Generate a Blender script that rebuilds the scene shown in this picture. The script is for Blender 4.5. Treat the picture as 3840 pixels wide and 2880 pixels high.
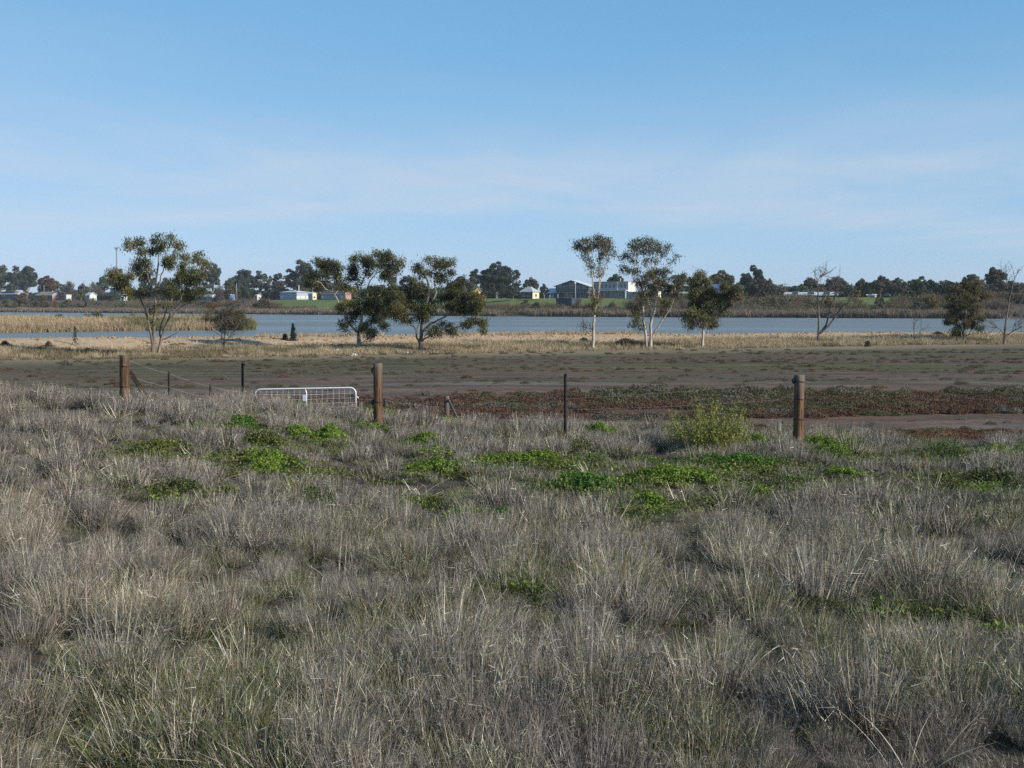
import bpy, bmesh, math, random
import numpy as np
from mathutils import Vector

# ------------------------------------------------------------------ camera, sky, sun, exposure
for o in list(bpy.data.objects):
    bpy.data.objects.remove(o)
sc = bpy.context.scene
COL = sc.collection
F = 1920 / math.tan(math.radians(20.0))          # focal length in photograph pixels (3840 wide)
PITCH = math.radians(3.19)
CAMZ = 4.0
cam_d = bpy.data.cameras.new('camera'); cam = bpy.data.objects.new('camera', cam_d)
COL.objects.link(cam); sc.camera = cam
cam_d.sensor_width = 36.0; cam_d.lens = 18.0 / math.tan(math.radians(20.0))
cam_d.clip_start = 0.1; cam_d.clip_end = 9000.0
cam.location = (0, 0, CAMZ); cam.rotation_euler = (math.pi / 2 - PITCH, 0, 0)

SUN_AZ = math.radians(63.0)      # degrees to the right of straight behind the camera
SUN_EL = math.radians(27.0)
SUN_DIR = Vector((math.sin(SUN_AZ) * math.cos(SUN_EL), -math.cos(SUN_AZ) * math.cos(SUN_EL), math.sin(SUN_EL)))
sun_d = bpy.data.lights.new('sun', 'SUN'); sun = bpy.data.objects.new('sun', sun_d); COL.objects.link(sun)
sun_d.energy = 5.0; sun_d.angle = math.radians(0.55); sun_d.color = (1.0, 0.93, 0.83)
sun.rotation_euler = SUN_DIR.to_track_quat('Z', 'Y').to_euler()
sun.location = (60, -40, 80)

world = bpy.data.worlds.new('World'); sc.world = world; world.use_nodes = True
wn = world.node_tree.nodes; wl = world.node_tree.links
for n in list(wn): wn.remove(n)
w_out = wn.new('ShaderNodeOutputWorld'); w_bg = wn.new('ShaderNodeBackground')
sky = wn.new('ShaderNodeTexSky'); sky.sky_type = 'NISHITA'; sky.sun_disc = False
sky.sun_elevation = SUN_EL
sky.sun_rotation = math.atan2(SUN_DIR.x, SUN_DIR.y)
sky.altitude = 50.0; sky.air_density = 0.6; sky.dust_density = 0.5; sky.ozone_density = 6.0
w_bg.inputs['Strength'].default_value = 0.091
# the camera's softer rendering of the sky: one response curve per channel
def wmath(op, a, b=None):
    n = wn.new('ShaderNodeMath'); n.operation = op
    for i, v in enumerate((a, b)):
        if v is None: continue
        if isinstance(v, (int, float)): n.inputs[i].default_value = v
        else: wl.new(v, n.inputs[i])
    return n.outputs[0]
sepc = wn.new('ShaderNodeSeparateColor'); wl.new(sky.outputs[0], sepc.inputs[0])
combc = wn.new('ShaderNodeCombineColor')
for i, (gain, ex) in enumerate(((13.0, 0.85), (9.3, 0.50), (9.9, 0.42))):
    wl.new(wmath('MULTIPLY', wmath('POWER', wmath('MULTIPLY', sepc.outputs[i], 0.1), ex), gain), combc.inputs[i])
# thin cirrus: two long straight streaks on a high plane plus faint veil, going on over the whole sky
tc = wn.new('ShaderNodeTexCoord'); sep = wn.new('ShaderNodeSeparateXYZ')
wl.new(tc.outputs['Generated'], sep.inputs[0])
zz = wmath('MAXIMUM', sep.outputs['Z'], 0.025)
cx = wmath('DIVIDE', sep.outputs['X'], zz); cy = wmath('DIVIDE', sep.outputs['Y'], zz)
comb = wn.new('ShaderNodeCombineXYZ'); wl.new(cx, comb.inputs[0]); wl.new(cy, comb.inputs[1])
def wnoise(scale, loc, rough=0.55, dist=0.6, detail=5.0):
    mp = wn.new('ShaderNodeMapping'); wl.new(comb.outputs[0], mp.inputs['Vector'])
    mp.inputs['Location'].default_value = (*loc, 0.0); mp.inputs['Scale'].default_value = (*scale, 1.0)
    nz = wn.new('ShaderNodeTexNoise'); nz.inputs['Scale'].default_value = 1.0; nz.inputs['Detail'].default_value = detail
    nz.inputs['Roughness'].default_value = rough; nz.inputs['Distortion'].default_value = dist
    wl.new(mp.outputs[0], nz.inputs['Vector']); return nz.outputs['Fac']
wob = wmath('MULTIPLY', wmath('SUBTRACT', wnoise((0.30, 0.18), (3.0, 1.0)), 0.5), 4.5)
def streak(nx, ny, off, width):
    d = wmath('ADD', wmath('ADD', wmath('MULTIPLY', cx, nx), wmath('MULTIPLY', cy, ny)), off)
    d = wmath('DIVIDE', wmath('ADD', d, wob), width)
    return wmath('POWER', 2.71828, wmath('MULTIPLY', wmath('MULTIPLY', d, d), -1.0))
st = wmath('ADD', streak(0.738, -0.676, 8.2, 2.4), streak(0.614, 0.789, -9.6, 2.2))
tex = wmath('ADD', wmath('MULTIPLY', wnoise((0.55, 0.22), (7.0, 2.0), 0.6), 1.3), -0.15)
veil = wmath('MULTIPLY', wmath('MAXIMUM', wmath('SUBTRACT', wnoise((0.16, 0.12), (1.5, 8.0)), 0.52), 0.0), 0.5)
fac = wmath('MINIMUM', wmath('ADD', wmath('MULTIPLY', wmath('MULTIPLY', wmath('MINIMUM', st, 1.15), tex), 0.68), veil), 0.8)
mixc = wn.new('ShaderNodeMixRGB'); mixc.inputs['Color2'].default_value = (6.1, 6.6, 7.5, 1)
wl.new(fac, mixc.inputs['Fac']); wl.new(combc.outputs[0], mixc.inputs['Color1'])
wl.new(mixc.outputs[0], w_bg.inputs['Color']); wl.new(w_bg.outputs[0], w_out.inputs['Surface'])

sc.view_settings.view_transform = 'Standard'; sc.view_settings.look = 'None'
sc.view_settings.exposure = 0.20; sc.view_settings.gamma = 1.0; sc.view_settings.use_curve_mapping = False
sc.render.engine = 'CYCLES'
sc.cycles.max_bounces = 3; sc.cycles.diffuse_bounces = 2; sc.cycles.glossy_bounces = 2
sc.cycles.transmission_bounces = 2; sc.cycles.volume_bounces = 0; sc.cycles.transparent_max_bounces = 4
sc.cycles.use_denoising = False
sc.cycles.sample_clamp_indirect = 2.0
sc.cycles.use_adaptive_sampling = True; sc.cycles.adaptive_threshold = 0.01; sc.cycles.adaptive_min_samples = 48
sc.cycles.caustics_reflective = False; sc.cycles.caustics_refractive = False

# ------------------------------------------------------------------ geometry of the photograph
cP, sP = math.cos(PITCH), math.sin(PITCH)
def ray(px, py):
    a = (px - 1920) / F; b = (1440 - py) / F
    return a, cP + b * sP, -sP + b * cP
def W(px, py, y):
    a, c, d = ray(px, py); k = y / c
    return Vector((k * a, y, CAMZ + k * d))
def crop(k, x, y):            # reading frame of four 960-pixel strips
    return 960 * k + x / 2.3042, 840 + y / 2.3042
def ecrop(k, x, y):           # reading frame of eight 480-pixel strips
    return 480 * k + x / 4.6083, 960 + y / 4.6083

# ------------------------------------------------------------------ noise
def _h(ix, iy, s):
    n = (ix.astype(np.int64) * 374761393 + iy.astype(np.int64) * 668265263 + s * 1442695041) & 0x7fffffff
    n = ((n ^ (n >> 13)) * 1274126177) & 0x7fffffff
    return ((n ^ (n >> 16)) & 0xffffff) / float(0xffffff)
def vnoise(x, y, s=0):
    x = np.asarray(x, float); y = np.asarray(y, float)
    ix = np.floor(x); iy = np.floor(y); fx = x - ix; fy = y - iy
    fx = fx * fx * (3 - 2 * fx); fy = fy * fy * (3 - 2 * fy)
    a = _h(ix, iy, s); b = _h(ix + 1, iy, s); c = _h(ix, iy + 1, s); d = _h(ix + 1, iy + 1, s)
    return (a * (1 - fx) + b * fx) * (1 - fy) + (c * (1 - fx) + d * fx) * fy
def fbm(x, y, s=0, o=4):
    t = 0; a = 0.5; n = 0
    for i in range(o):
        t = t + a * vnoise(np.asarray(x) * 2 ** i, np.asarray(y) * 2 ** i, s + i * 17); n += a; a *= 0.5
    return t / n
def sst(a, b, x):
    t = np.clip((np.asarray(x, float) - a) / (b - a), 0, 1); return t * t * (3 - 2 * t)

# ------------------------------------------------------------------ the lie of the land
CREST_X = [-60, -40, -20, -11.3, -6.2, -3.3, -1.1, 1.5, 6, 11.3, 20, 40]
CREST_Z = [1.6, 1.85, 1.85, 1.70, 1.46, 1.06, 0.98, 0.92, 0.80, 0.56, 0.33, 0.1]
SH_X = [-3000, -900, -354, -135, 0, 96, 175, 350, 900, 3000]
SH_Y = [2600, 1560, 974, 740, 582, 526, 482, 400, 300, 250]
def crest_y(x): return 31 - 0.16 * np.clip(x, -14, 14)
def bank_y(x): return 150 + 0.5 * np.clip(x, -95, 130)
def bank_z(x): return np.interp(x, [-80, -46, 0, 66, 130], [1.05, 1.02, 0.86, 0.58, 0.4])
def shore_t(x, y): return (y - np.interp(x, SH_X, SH_Y)) * 0.75
def ground(x, y):
    x = np.asarray(x, float); y = np.asarray(y, float)
    # foreground embankment
    cyy = crest_y(x); cz = np.interp(x, CREST_X, CREST_Z)
    t = np.clip((y - 8) / (cyy - 8), 0, 1)
    near = 0.72 * (1 - t) + cz * t
    near = near + (2.3 - near) * (1 - sst(0.8, 8.5, y))
    near = near + 0.10 * (fbm(x * 0.35, y * 0.35, 3, 3) - 0.5) * np.clip(t * 3, 0, 1)
    fall = sst(0, 18, y - cyy)
    z = near * (1 - fall)
    # plain relief
    pl = sst(40, 52, y)
    z = z + pl * 0.22 * (fbm(x * 0.06, y * 0.11, 5, 4) - 0.5) * (1 - sst(100, 125, y))
    # sand bank
    s = y - bank_y(x)
    bz = bank_z(x) * (1 + 0.16 * (fbm(x * 0.10, y * 0.0 + 3, 8, 3) - 0.5))
    up = sst(-13, -3.0, s) * bz
    up = up + sst(-14, -8, s) * (1 - sst(-1, 3, s)) * 0.30 * (fbm(x * 0.45, y * 0.45, 11, 4) - 0.5)
    down = sst(1.5, 13, s)
    z = z + up * (1 - down) - 2.3 * down * sst(0, 5, s)
    # far shore
    tt = shore_t(x, y)
    far = -2.3 + 2.1 * sst(-14, 2, tt) + 1.2 * sst(0, 26, tt) + 6.5 * sst(18, 76, tt) + 0.9 * sst(80, 300, tt)
    z = np.where(tt > -15, far + 0.5 * (fbm(x * 0.02, y * 0.02, 21, 3) - 0.5) * sst(0, 30, tt), z)
    # reed island on the left
    isl = island(x, y)
    z = np.where(isl > 0, np.maximum(z, -0.9 + 0.75 * sst(0, 0.6, isl)), z)
    return z
def island(x, y):
    px = 1920 + x / np.maximum(y, 1) * F
    front = np.interp(px, [-800, 0, 440, 740, 946], [225, 232, 247, 255, 258])
    back = np.interp(px, [-800, 0, 250, 330, 520, 740, 946], [360, 305, 262, 268, 300, 310, 285])
    end = 1 - sst(925, 960, px)
    return np.minimum(np.minimum((y - front) / 4, (back - y) / 6), 1.5) * end - (1 - end) * 0.2
def gz(x, y): return float(ground(np.array([x]), np.array([y]))[0])
def G(px, py, lo=2.0, hi=400.0):        # where the line of sight through a pixel meets the land
    a, c, d = ray(px, py)
    ys = lo * (hi / lo) ** np.linspace(0, 1, 1600)
    h = CAMZ + ys * d / c - ground(ys * a / c, ys)
    k = np.argmax(h < 0) if (h < 0).any() else len(ys) - 1
    y = ys[k]
    return Vector((y * a / c, y, gz(y * a / c, y)))
def far_pt(px, t0):
    a, c, d = ray(px, 1140)
    ys = np.linspace(330, 2600, 4000); tt = shore_t(ys * a / c, ys)
    y = ys[np.argmax(tt > t0)]
    return Vector((y * a / c, y, gz(y * a / c, y)))

# ------------------------------------------------------------------ helpers: objects
def tag(o, label=None, cat=None, group=None, kind=None):
    if label: o['label'] = label
    if cat: o['category'] = cat
    if group: o['group'] = group
    if kind: o['kind'] = kind
    return o
def empty(name, loc=(0, 0, 0), rz=0.0, label=None, cat=None, group=None):
    o = bpy.data.objects.new(name, None); COL.objects.link(o); o.empty_display_size = 0.2
    o.location = loc; o.rotation_euler = (0, 0, rz)
    return tag(o, label, cat, group)
def mk_mesh(name, V, Q, col=None, mat=None, smooth=False):
    V = np.ascontiguousarray(V, dtype=np.float32); Q = np.ascontiguousarray(Q, dtype=np.int32)
    k = Q.shape[1]
    me = bpy.data.meshes.new(name)
    me.vertices.add(len(V)); me.vertices.foreach_set('co', V.ravel())
    me.loops.add(Q.size); me.loops.foreach_set('vertex_index', Q.ravel())
    me.polygons.add(len(Q)); me.polygons.foreach_set('loop_start', np.arange(0, Q.size, k, dtype=np.int32))
    try: me.polygons.foreach_set('loop_total', np.full(len(Q), k, dtype=np.int32))
    except Exception: pass
    if smooth: me.polygons.foreach_set('use_smooth', np.ones(len(Q), dtype=bool))
    if col is not None:
        a = me.color_attributes.new('col', 'FLOAT_COLOR', 'POINT')
        c4 = np.ones((len(V), 4), dtype=np.float32); c4[:, :3] = col
        a.data.foreach_set('color', c4.ravel())
    me.update(calc_edges=True)
    if mat: me.materials.append(mat)
    return me
def ob(name, me, parent=None, loc=None, rz=None):
    o = bpy.data.objects.new(name, me); COL.objects.link(o)
    if parent is not None: o.parent = parent
    if loc is not None: o.location = loc
    if rz is not None: o.rotation_euler = (0, 0, rz)
    return o
class MB:                       # collects boxes, prisms and tubes into one mesh
    def __init__(self): self.v = []; self.f = []
    def add(self, vs, fs):
        n = len(self.v); self.v += [tuple(p) for p in vs]; self.f += [tuple(i + n for i in q) for q in fs]; return self
    def box(self, x0, x1, y0, y1, z0, z1):
        return self.add([(x0, y0, z0), (x1, y0, z0), (x1, y1, z0), (x0, y1, z0), (x0, y0, z1), (x1, y0, z1), (x1, y1, z1), (x0, y1, z1)],
                        [(0, 3, 2, 1), (4, 5, 6, 7), (0, 1, 5, 4), (1, 2, 6, 5), (2, 3, 7, 6), (3, 0, 4, 7)])
    def tube(self, pts, r, k=8, cap=True):
        pts = [Vector(p) for p in pts]; rr = r if isinstance(r, (list, tuple)) else [r] * len(pts)
        vs = []; fs = []
        for i, p in enumerate(pts):
            t = (pts[min(i + 1, len(pts) - 1)] - pts[max(i - 1, 0)]).normalized()
            a = t.cross(Vector((0, 1, 0.01)) if abs(t.y) < 0.9 else Vector((1, 0, 0))).normalized(); b = t.cross(a)
            for j in range(k):
                g = 2 * math.pi * j / k; vs.append(p + (a * math.cos(g) + b * math.sin(g)) * rr[i])
        for i in range(len(pts) - 1):
            for j in range(k):
                fs.append((i * k + j, i * k + (j + 1) % k, (i + 1) * k + (j + 1) % k, (i + 1) * k + j))
        if cap:
            fs.append(tuple(range(k - 1, -1, -1))); fs.append(tuple(range((len(pts) - 1) * k, len(pts) * k)))
        return self.add(vs, fs)
    def build(self, name, mat, parent=None, loc=None, rz=None, smooth=False):
        me = bpy.data.meshes.new(name); me.from_pydata(self.v, [], self.f)
        bm = bmesh.new(); bm.from_mesh(me); bmesh.ops.recalc_face_normals(bm, faces=bm.faces); bm.to_mesh(me); bm.free()
        if smooth: me.polygons.foreach_set('use_smooth', [len(p.vertices) == 4 for p in me.polygons])
        me.update(); me.materials.append(mat)
        return ob(name, me, parent, loc, rz)

# ------------------------------------------------------------------ helpers: materials
def new_mat(name):
    m = bpy.data.materials.new(name); m.use_nodes = True
    nt = m.node_tree; b = nt.nodes['Principled BSDF']
    return m, nt, b
def N(nt, t, **kw):
    n = nt.nodes.new(t)
    for k, v in kw.items():
        if k in n.inputs: n.inputs[k].default_value = v
        else: setattr(n, k, v)
    return n
def mottled(name, c1, c2, scale=6.0, rough=0.8, bump=0.0, stretch=(1, 1, 1), spec=0.2, detail=5.0, lo=0.3, hi=0.7, metallic=0.0):
    m, nt, b = new_mat(name)
    t = N(nt, 'ShaderNodeTexCoord'); mpn = N(nt, 'ShaderNodeMapping'); mpn.inputs['Scale'].default_value = stretch
    nt.links.new(t.outputs['Object'], mpn.inputs['Vector'])
    nn = N(nt, 'ShaderNodeTexNoise', Scale=scale, Detail=detail); nt.links.new(mpn.outputs[0], nn.inputs['Vector'])
    r = N(nt, 'ShaderNodeValToRGB'); r.color_ramp.elements[0].position = lo; r.color_ramp.elements[1].position = hi
    r.color_ramp.elements[0].color = (*c1, 1); r.color_ramp.elements[1].color = (*c2, 1)
    nt.links.new(nn.outputs['Fac'], r.inputs['Fac']); nt.links.new(r.outputs[0], b.inputs['Base Color'])
    b.inputs['Roughness'].default_value = rough; b.inputs['Specular IOR Level'].default_value = spec
    b.inputs['Metallic'].default_value = metallic
    if bump:
        bp = N(nt, 'ShaderNodeBump', Strength=bump, Distance=0.02); nt.links.new(nn.outputs['Fac'], bp.inputs['Height'])
        nt.links.new(bp.outputs[0], b.inputs['Normal'])
    return m
def leafy(name, trans=0.25, gloss=0.0, gain=1.0):
    m = bpy.data.materials.new(name); m.use_nodes = True; nt = m.node_tree
    for n in list(nt.nodes): nt.nodes.remove(n)
    out = N(nt, 'ShaderNodeOutputMaterial'); at = N(nt, 'ShaderNodeAttribute'); at.attribute_name = 'col'
    oi = N(nt, 'ShaderNodeObjectInfo'); hv = N(nt, 'ShaderNodeHueSaturation')
    mr = N(nt, 'ShaderNodeMapRange'); mr.inputs['To Min'].default_value = 0.82 * gain; mr.inputs['To Max'].default_value = 1.18 * gain
    nt.links.new(oi.outputs['Random'], mr.inputs['Value']); nt.links.new(mr.outputs[0], hv.inputs['Value'])
    nt.links.new(at.outputs['Color'], hv.inputs['Color'])
    d = N(nt, 'ShaderNodeBsdfDiffuse'); nt.links.new(hv.outputs[0], d.inputs['Color'])
    last = d.outputs[0]
    if trans:
        tr = N(nt, 'ShaderNodeBsdfTranslucent'); nt.links.new(hv.outputs[0], tr.inputs['Color'])
        mx = N(nt, 'ShaderNodeMixShader'); mx.inputs['Fac'].default_value = trans
        nt.links.new(last, mx.inputs[1]); nt.links.new(tr.outputs[0], mx.inputs[2]); last = mx.outputs[0]
    if gloss:
        gl = N(nt, 'ShaderNodeBsdfGlossy', Roughness=0.45); gl.inputs['Color'].default_value = (1, 1, 1, 1)
        mx = N(nt, 'ShaderNodeMixShader'); mx.inputs['Fac'].default_value = gloss
        nt.links.new(last, mx.inputs[1]); nt.links.new(gl.outputs[0], mx.inputs[2]); last = mx.outputs[0]
    nt.links.new(last, out.inputs['Surface'])
    return m

# ------------------------------------------------------------------ materials
M = {}
def ground_mat():
    m, nt, b = new_mat('land'); b.inputs['Roughness'].default_value = 0.95; b.inputs['Specular IOR Level'].default_value = 0.1
    at = N(nt, 'ShaderNodeAttribute'); at.attribute_name = 'col'
    g = N(nt, 'ShaderNodeNewGeometry')
    n1 = N(nt, 'ShaderNodeTexNoise', Scale=2.2, Detail=8.0, Roughness=0.7); nt.links.new(g.outputs['Position'], n1.inputs['Vector'])
    n2 = N(nt, 'ShaderNodeTexNoise', Scale=14.0, Detail=4.0, Roughness=0.7); nt.links.new(g.outputs['Position'], n2.inputs['Vector'])
    mr = N(nt, 'ShaderNodeMapRange'); mr.inputs['From Min'].default_value = 0.3; mr.inputs['From Max'].default_value = 0.7
    mr.inputs['To Min'].default_value = 0.62; mr.inputs['To Max'].default_value = 1.34
    nt.links.new(n1.outputs['Fac'], mr.inputs['Value'])
    mx = N(nt, 'ShaderNodeMixRGB', blend_type='MULTIPLY'); mx.inputs['Fac'].default_value = 1.0
    nt.links.new(at.outputs['Color'], mx.inputs['Color1']); nt.links.new(mr.outputs[0], mx.inputs['Color2'])
    nt.links.new(mx.outputs[0], b.inputs['Base Color'])
    ad = N(nt, 'ShaderNodeMath', operation='ADD'); nt.links.new(n1.outputs['Fac'], ad.inputs[0]); nt.links.new(n2.outputs['Fac'], ad.inputs[1])
    bp = N(nt, 'ShaderNodeBump', Strength=0.6, Distance=0.05); nt.links.new(ad.outputs[0], bp.inputs['Height'])
    nt.links.new(bp.outputs[0], b.inputs['Normal'])
    return m
def water_mat():
    m, nt, b = new_mat('lake_water')
    b.inputs['Base Color'].default_value = (0.160, 0.170, 0.160, 1); b.inputs['Roughness'].default_value = 0.30
    b.inputs['IOR'].default_value = 1.33; b.inputs['Specular IOR Level'].default_value = 0.09
    g = N(nt, 'ShaderNodeNewGeometry'); mpn = N(nt, 'ShaderNodeMapping'); mpn.inputs['Scale'].default_value = (0.30, 1.0, 1.0)
    nt.links.new(g.outputs['Position'], mpn.inputs['Vector'])
    n1 = N(nt, 'ShaderNodeTexNoise', Scale=0.9, Detail=4.0, Roughness=0.6); nt.links.new(mpn.outputs[0], n1.inputs['Vector'])
    bp = N(nt, 'ShaderNodeBump', Strength=0.6, Distance=0.25); nt.links.new(n1.outputs['Fac'], bp.inputs['Height'])
    nt.links.new(bp.outputs[0], b.inputs['Normal'])
    n2 = N(nt, 'ShaderNodeTexNoise', Scale=0.02, Detail=4.0); nt.links.new(mpn.outputs[0], n2.inputs['Vector'])
    r = N(nt, 'ShaderNodeMapRange'); r.inputs['From Min'].default_value = 0.3; r.inputs['From Max'].default_value = 0.7; r.inputs['To Min'].default_value = 0.24; r.inputs['To Max'].default_value = 0.46
    nt.links.new(n2.outputs['Fac'], r.inputs['Value']); nt.links.new(r.outputs[0], b.inputs['Roughness'])
    return m
def wood_mat(name, lo, mid, hi):
    m, nt, b = new_mat(name); b.inputs['Roughness'].default_value = 0.85; b.inputs['Specular IOR Level'].default_value = 0.15
    t = N(nt, 'ShaderNodeTexCoord'); mpn = N(nt, 'ShaderNodeMapping'); mpn.inputs['Scale'].default_value = (14, 14, 1.1)
    nt.links.new(t.outputs['Object'], mpn.inputs['Vector'])
    n1 = N(nt, 'ShaderNodeTexNoise', Scale=1.6, Detail=7.0, Distortion=0.6); nt.links.new(mpn.outputs[0], n1.inputs['Vector'])
    n2 = N(nt, 'ShaderNodeTexNoise', Scale=2.3, Detail=3.0); nt.links.new(t.outputs['Object'], n2.inputs['Vector'])
    r = N(nt, 'ShaderNodeValToRGB'); e = r.color_ramp.elements
    e[0].position = 0.33; e[0].color = (*lo, 1); e[1].position = 0.62; e[1].color = (*mid, 1)
    nt.links.new(n1.outputs['Fac'], r.inputs['Fac'])
    r2 = N(nt, 'ShaderNodeValToRGB'); r2.color_ramp.elements[0].position = 0.56; r2.color_ramp.elements[1].position = 0.80
    nt.links.new(n2.outputs['Fac'], r2.inputs['Fac'])
    sp = N(nt, 'ShaderNodeSeparateXYZ'); nt.links.new(t.outputs['Object'], sp.inputs[0])
    mrz = N(nt, 'ShaderNodeMapRange'); mrz.inputs['From Min'].default_value = 1.05; mrz.inputs['From Max'].default_value = 1.7
    nt.links.new(sp.outputs['Z'], mrz.inputs['Value'])
    mxm = N(nt, 'ShaderNodeMath', operation='MAXIMUM'); nt.links.new(mrz.outputs[0], mxm.inputs[0]); nt.links.new(r2.outputs[0], mxm.inputs[1])
    mx = N(nt, 'ShaderNodeMixRGB'); mx.inputs['Color2'].default_value = (*hi, 1)
    nt.links.new(mxm.outputs[0], mx.inputs['Fac']); nt.links.new(r.outputs[0], mx.inputs['Color1'])
    mul = N(nt, 'ShaderNodeMixRGB', blend_type='MULTIPLY'); mul.inputs['Fac'].default_value = 0.5
    nt.links.new(mx.outputs[0], mul.inputs['Color1']); nt.links.new(n1.outputs['Fac'], mul.inputs['Color2'])
    nt.links.new(mul.outputs[0], b.inputs['Base Color'])
    bp = N(nt, 'ShaderNodeBump', Strength=0.5, Distance=0.02); nt.links.new(n1.outputs['Fac'], bp.inputs['Height'])
    nt.links.new(bp.outputs[0], b.inputs['Normal'])
    return m
M['land'] = ground_mat(); M['water'] = water_mat()
M['leaf'] = leafy('leaf', 0.22); M['grass'] = leafy('dry_stem', 0.05)
M['weed'] = leafy('weed_leaf', 0.28, 0.012)
M['post'] = wood_mat('treated_timber', (0.045, 0.028, 0.018), (0.205, 0.120, 0.066), (0.185, 0.158, 0.125))
M['oldwood'] = mottled('weathered_timber', (0.06, 0.05, 0.042), (0.17, 0.14, 0.11), 9, 0.9, 0.5, (4, 4, 1))
M['brownwood'] = mottled('brown_sleeper', (0.07, 0.035, 0.02), (0.16, 0.085, 0.05), 7, 0.9, 0.4, (3, 3, 1))
M['steel'] = mottled('black_steel', (0.012, 0.012, 0.014), (0.035, 0.032, 0.03), 18, 0.6, 0.1)
M['galv'] = mottled('galvanised_pipe', (0.62, 0.64, 0.66), (0.80, 0.81, 0.82), 9, 0.42, 0.0, spec=0.5, metallic=0.15)
M['wire'] = mottled('fence_wire', (0.30, 0.30, 0.30), (0.48, 0.47, 0.45), 20, 0.5, 0.0)
M['gum'] = mottled('gum_bark', (0.15, 0.115, 0.09), (0.50, 0.45, 0.39), 1.5, 0.85, 0.3, (2, 2, 0.5), lo=0.30, hi=0.58)
M['gumbase'] = mottled('gum_bark_rough', (0.075, 0.062, 0.055), (0.24, 0.20, 0.165), 2.2, 0.9, 0.5, (2, 2, 0.5))
M['gumgrey'] = mottled('gum_bark_grey', (0.09, 0.072, 0.058), (0.28, 0.235, 0.19), 1.4, 0.9, 0.4, (2, 2, 0.5))
M['dead'] = mottled('bare_dead_bark', (0.06, 0.048, 0.042), (0.21, 0.175, 0.15), 1.8, 0.9, 0.3, (2, 2, 0.5))
M['bleach'] = mottled('bleached_wood', (0.45, 0.42, 0.38), (0.68, 0.65, 0.60), 3, 0.8, 0.2)
M['fartrunk'] = mottled('far_bark', (0.16, 0.13, 0.11), (0.36, 0.32, 0.28), 0.9, 0.9, 0.0)

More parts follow.
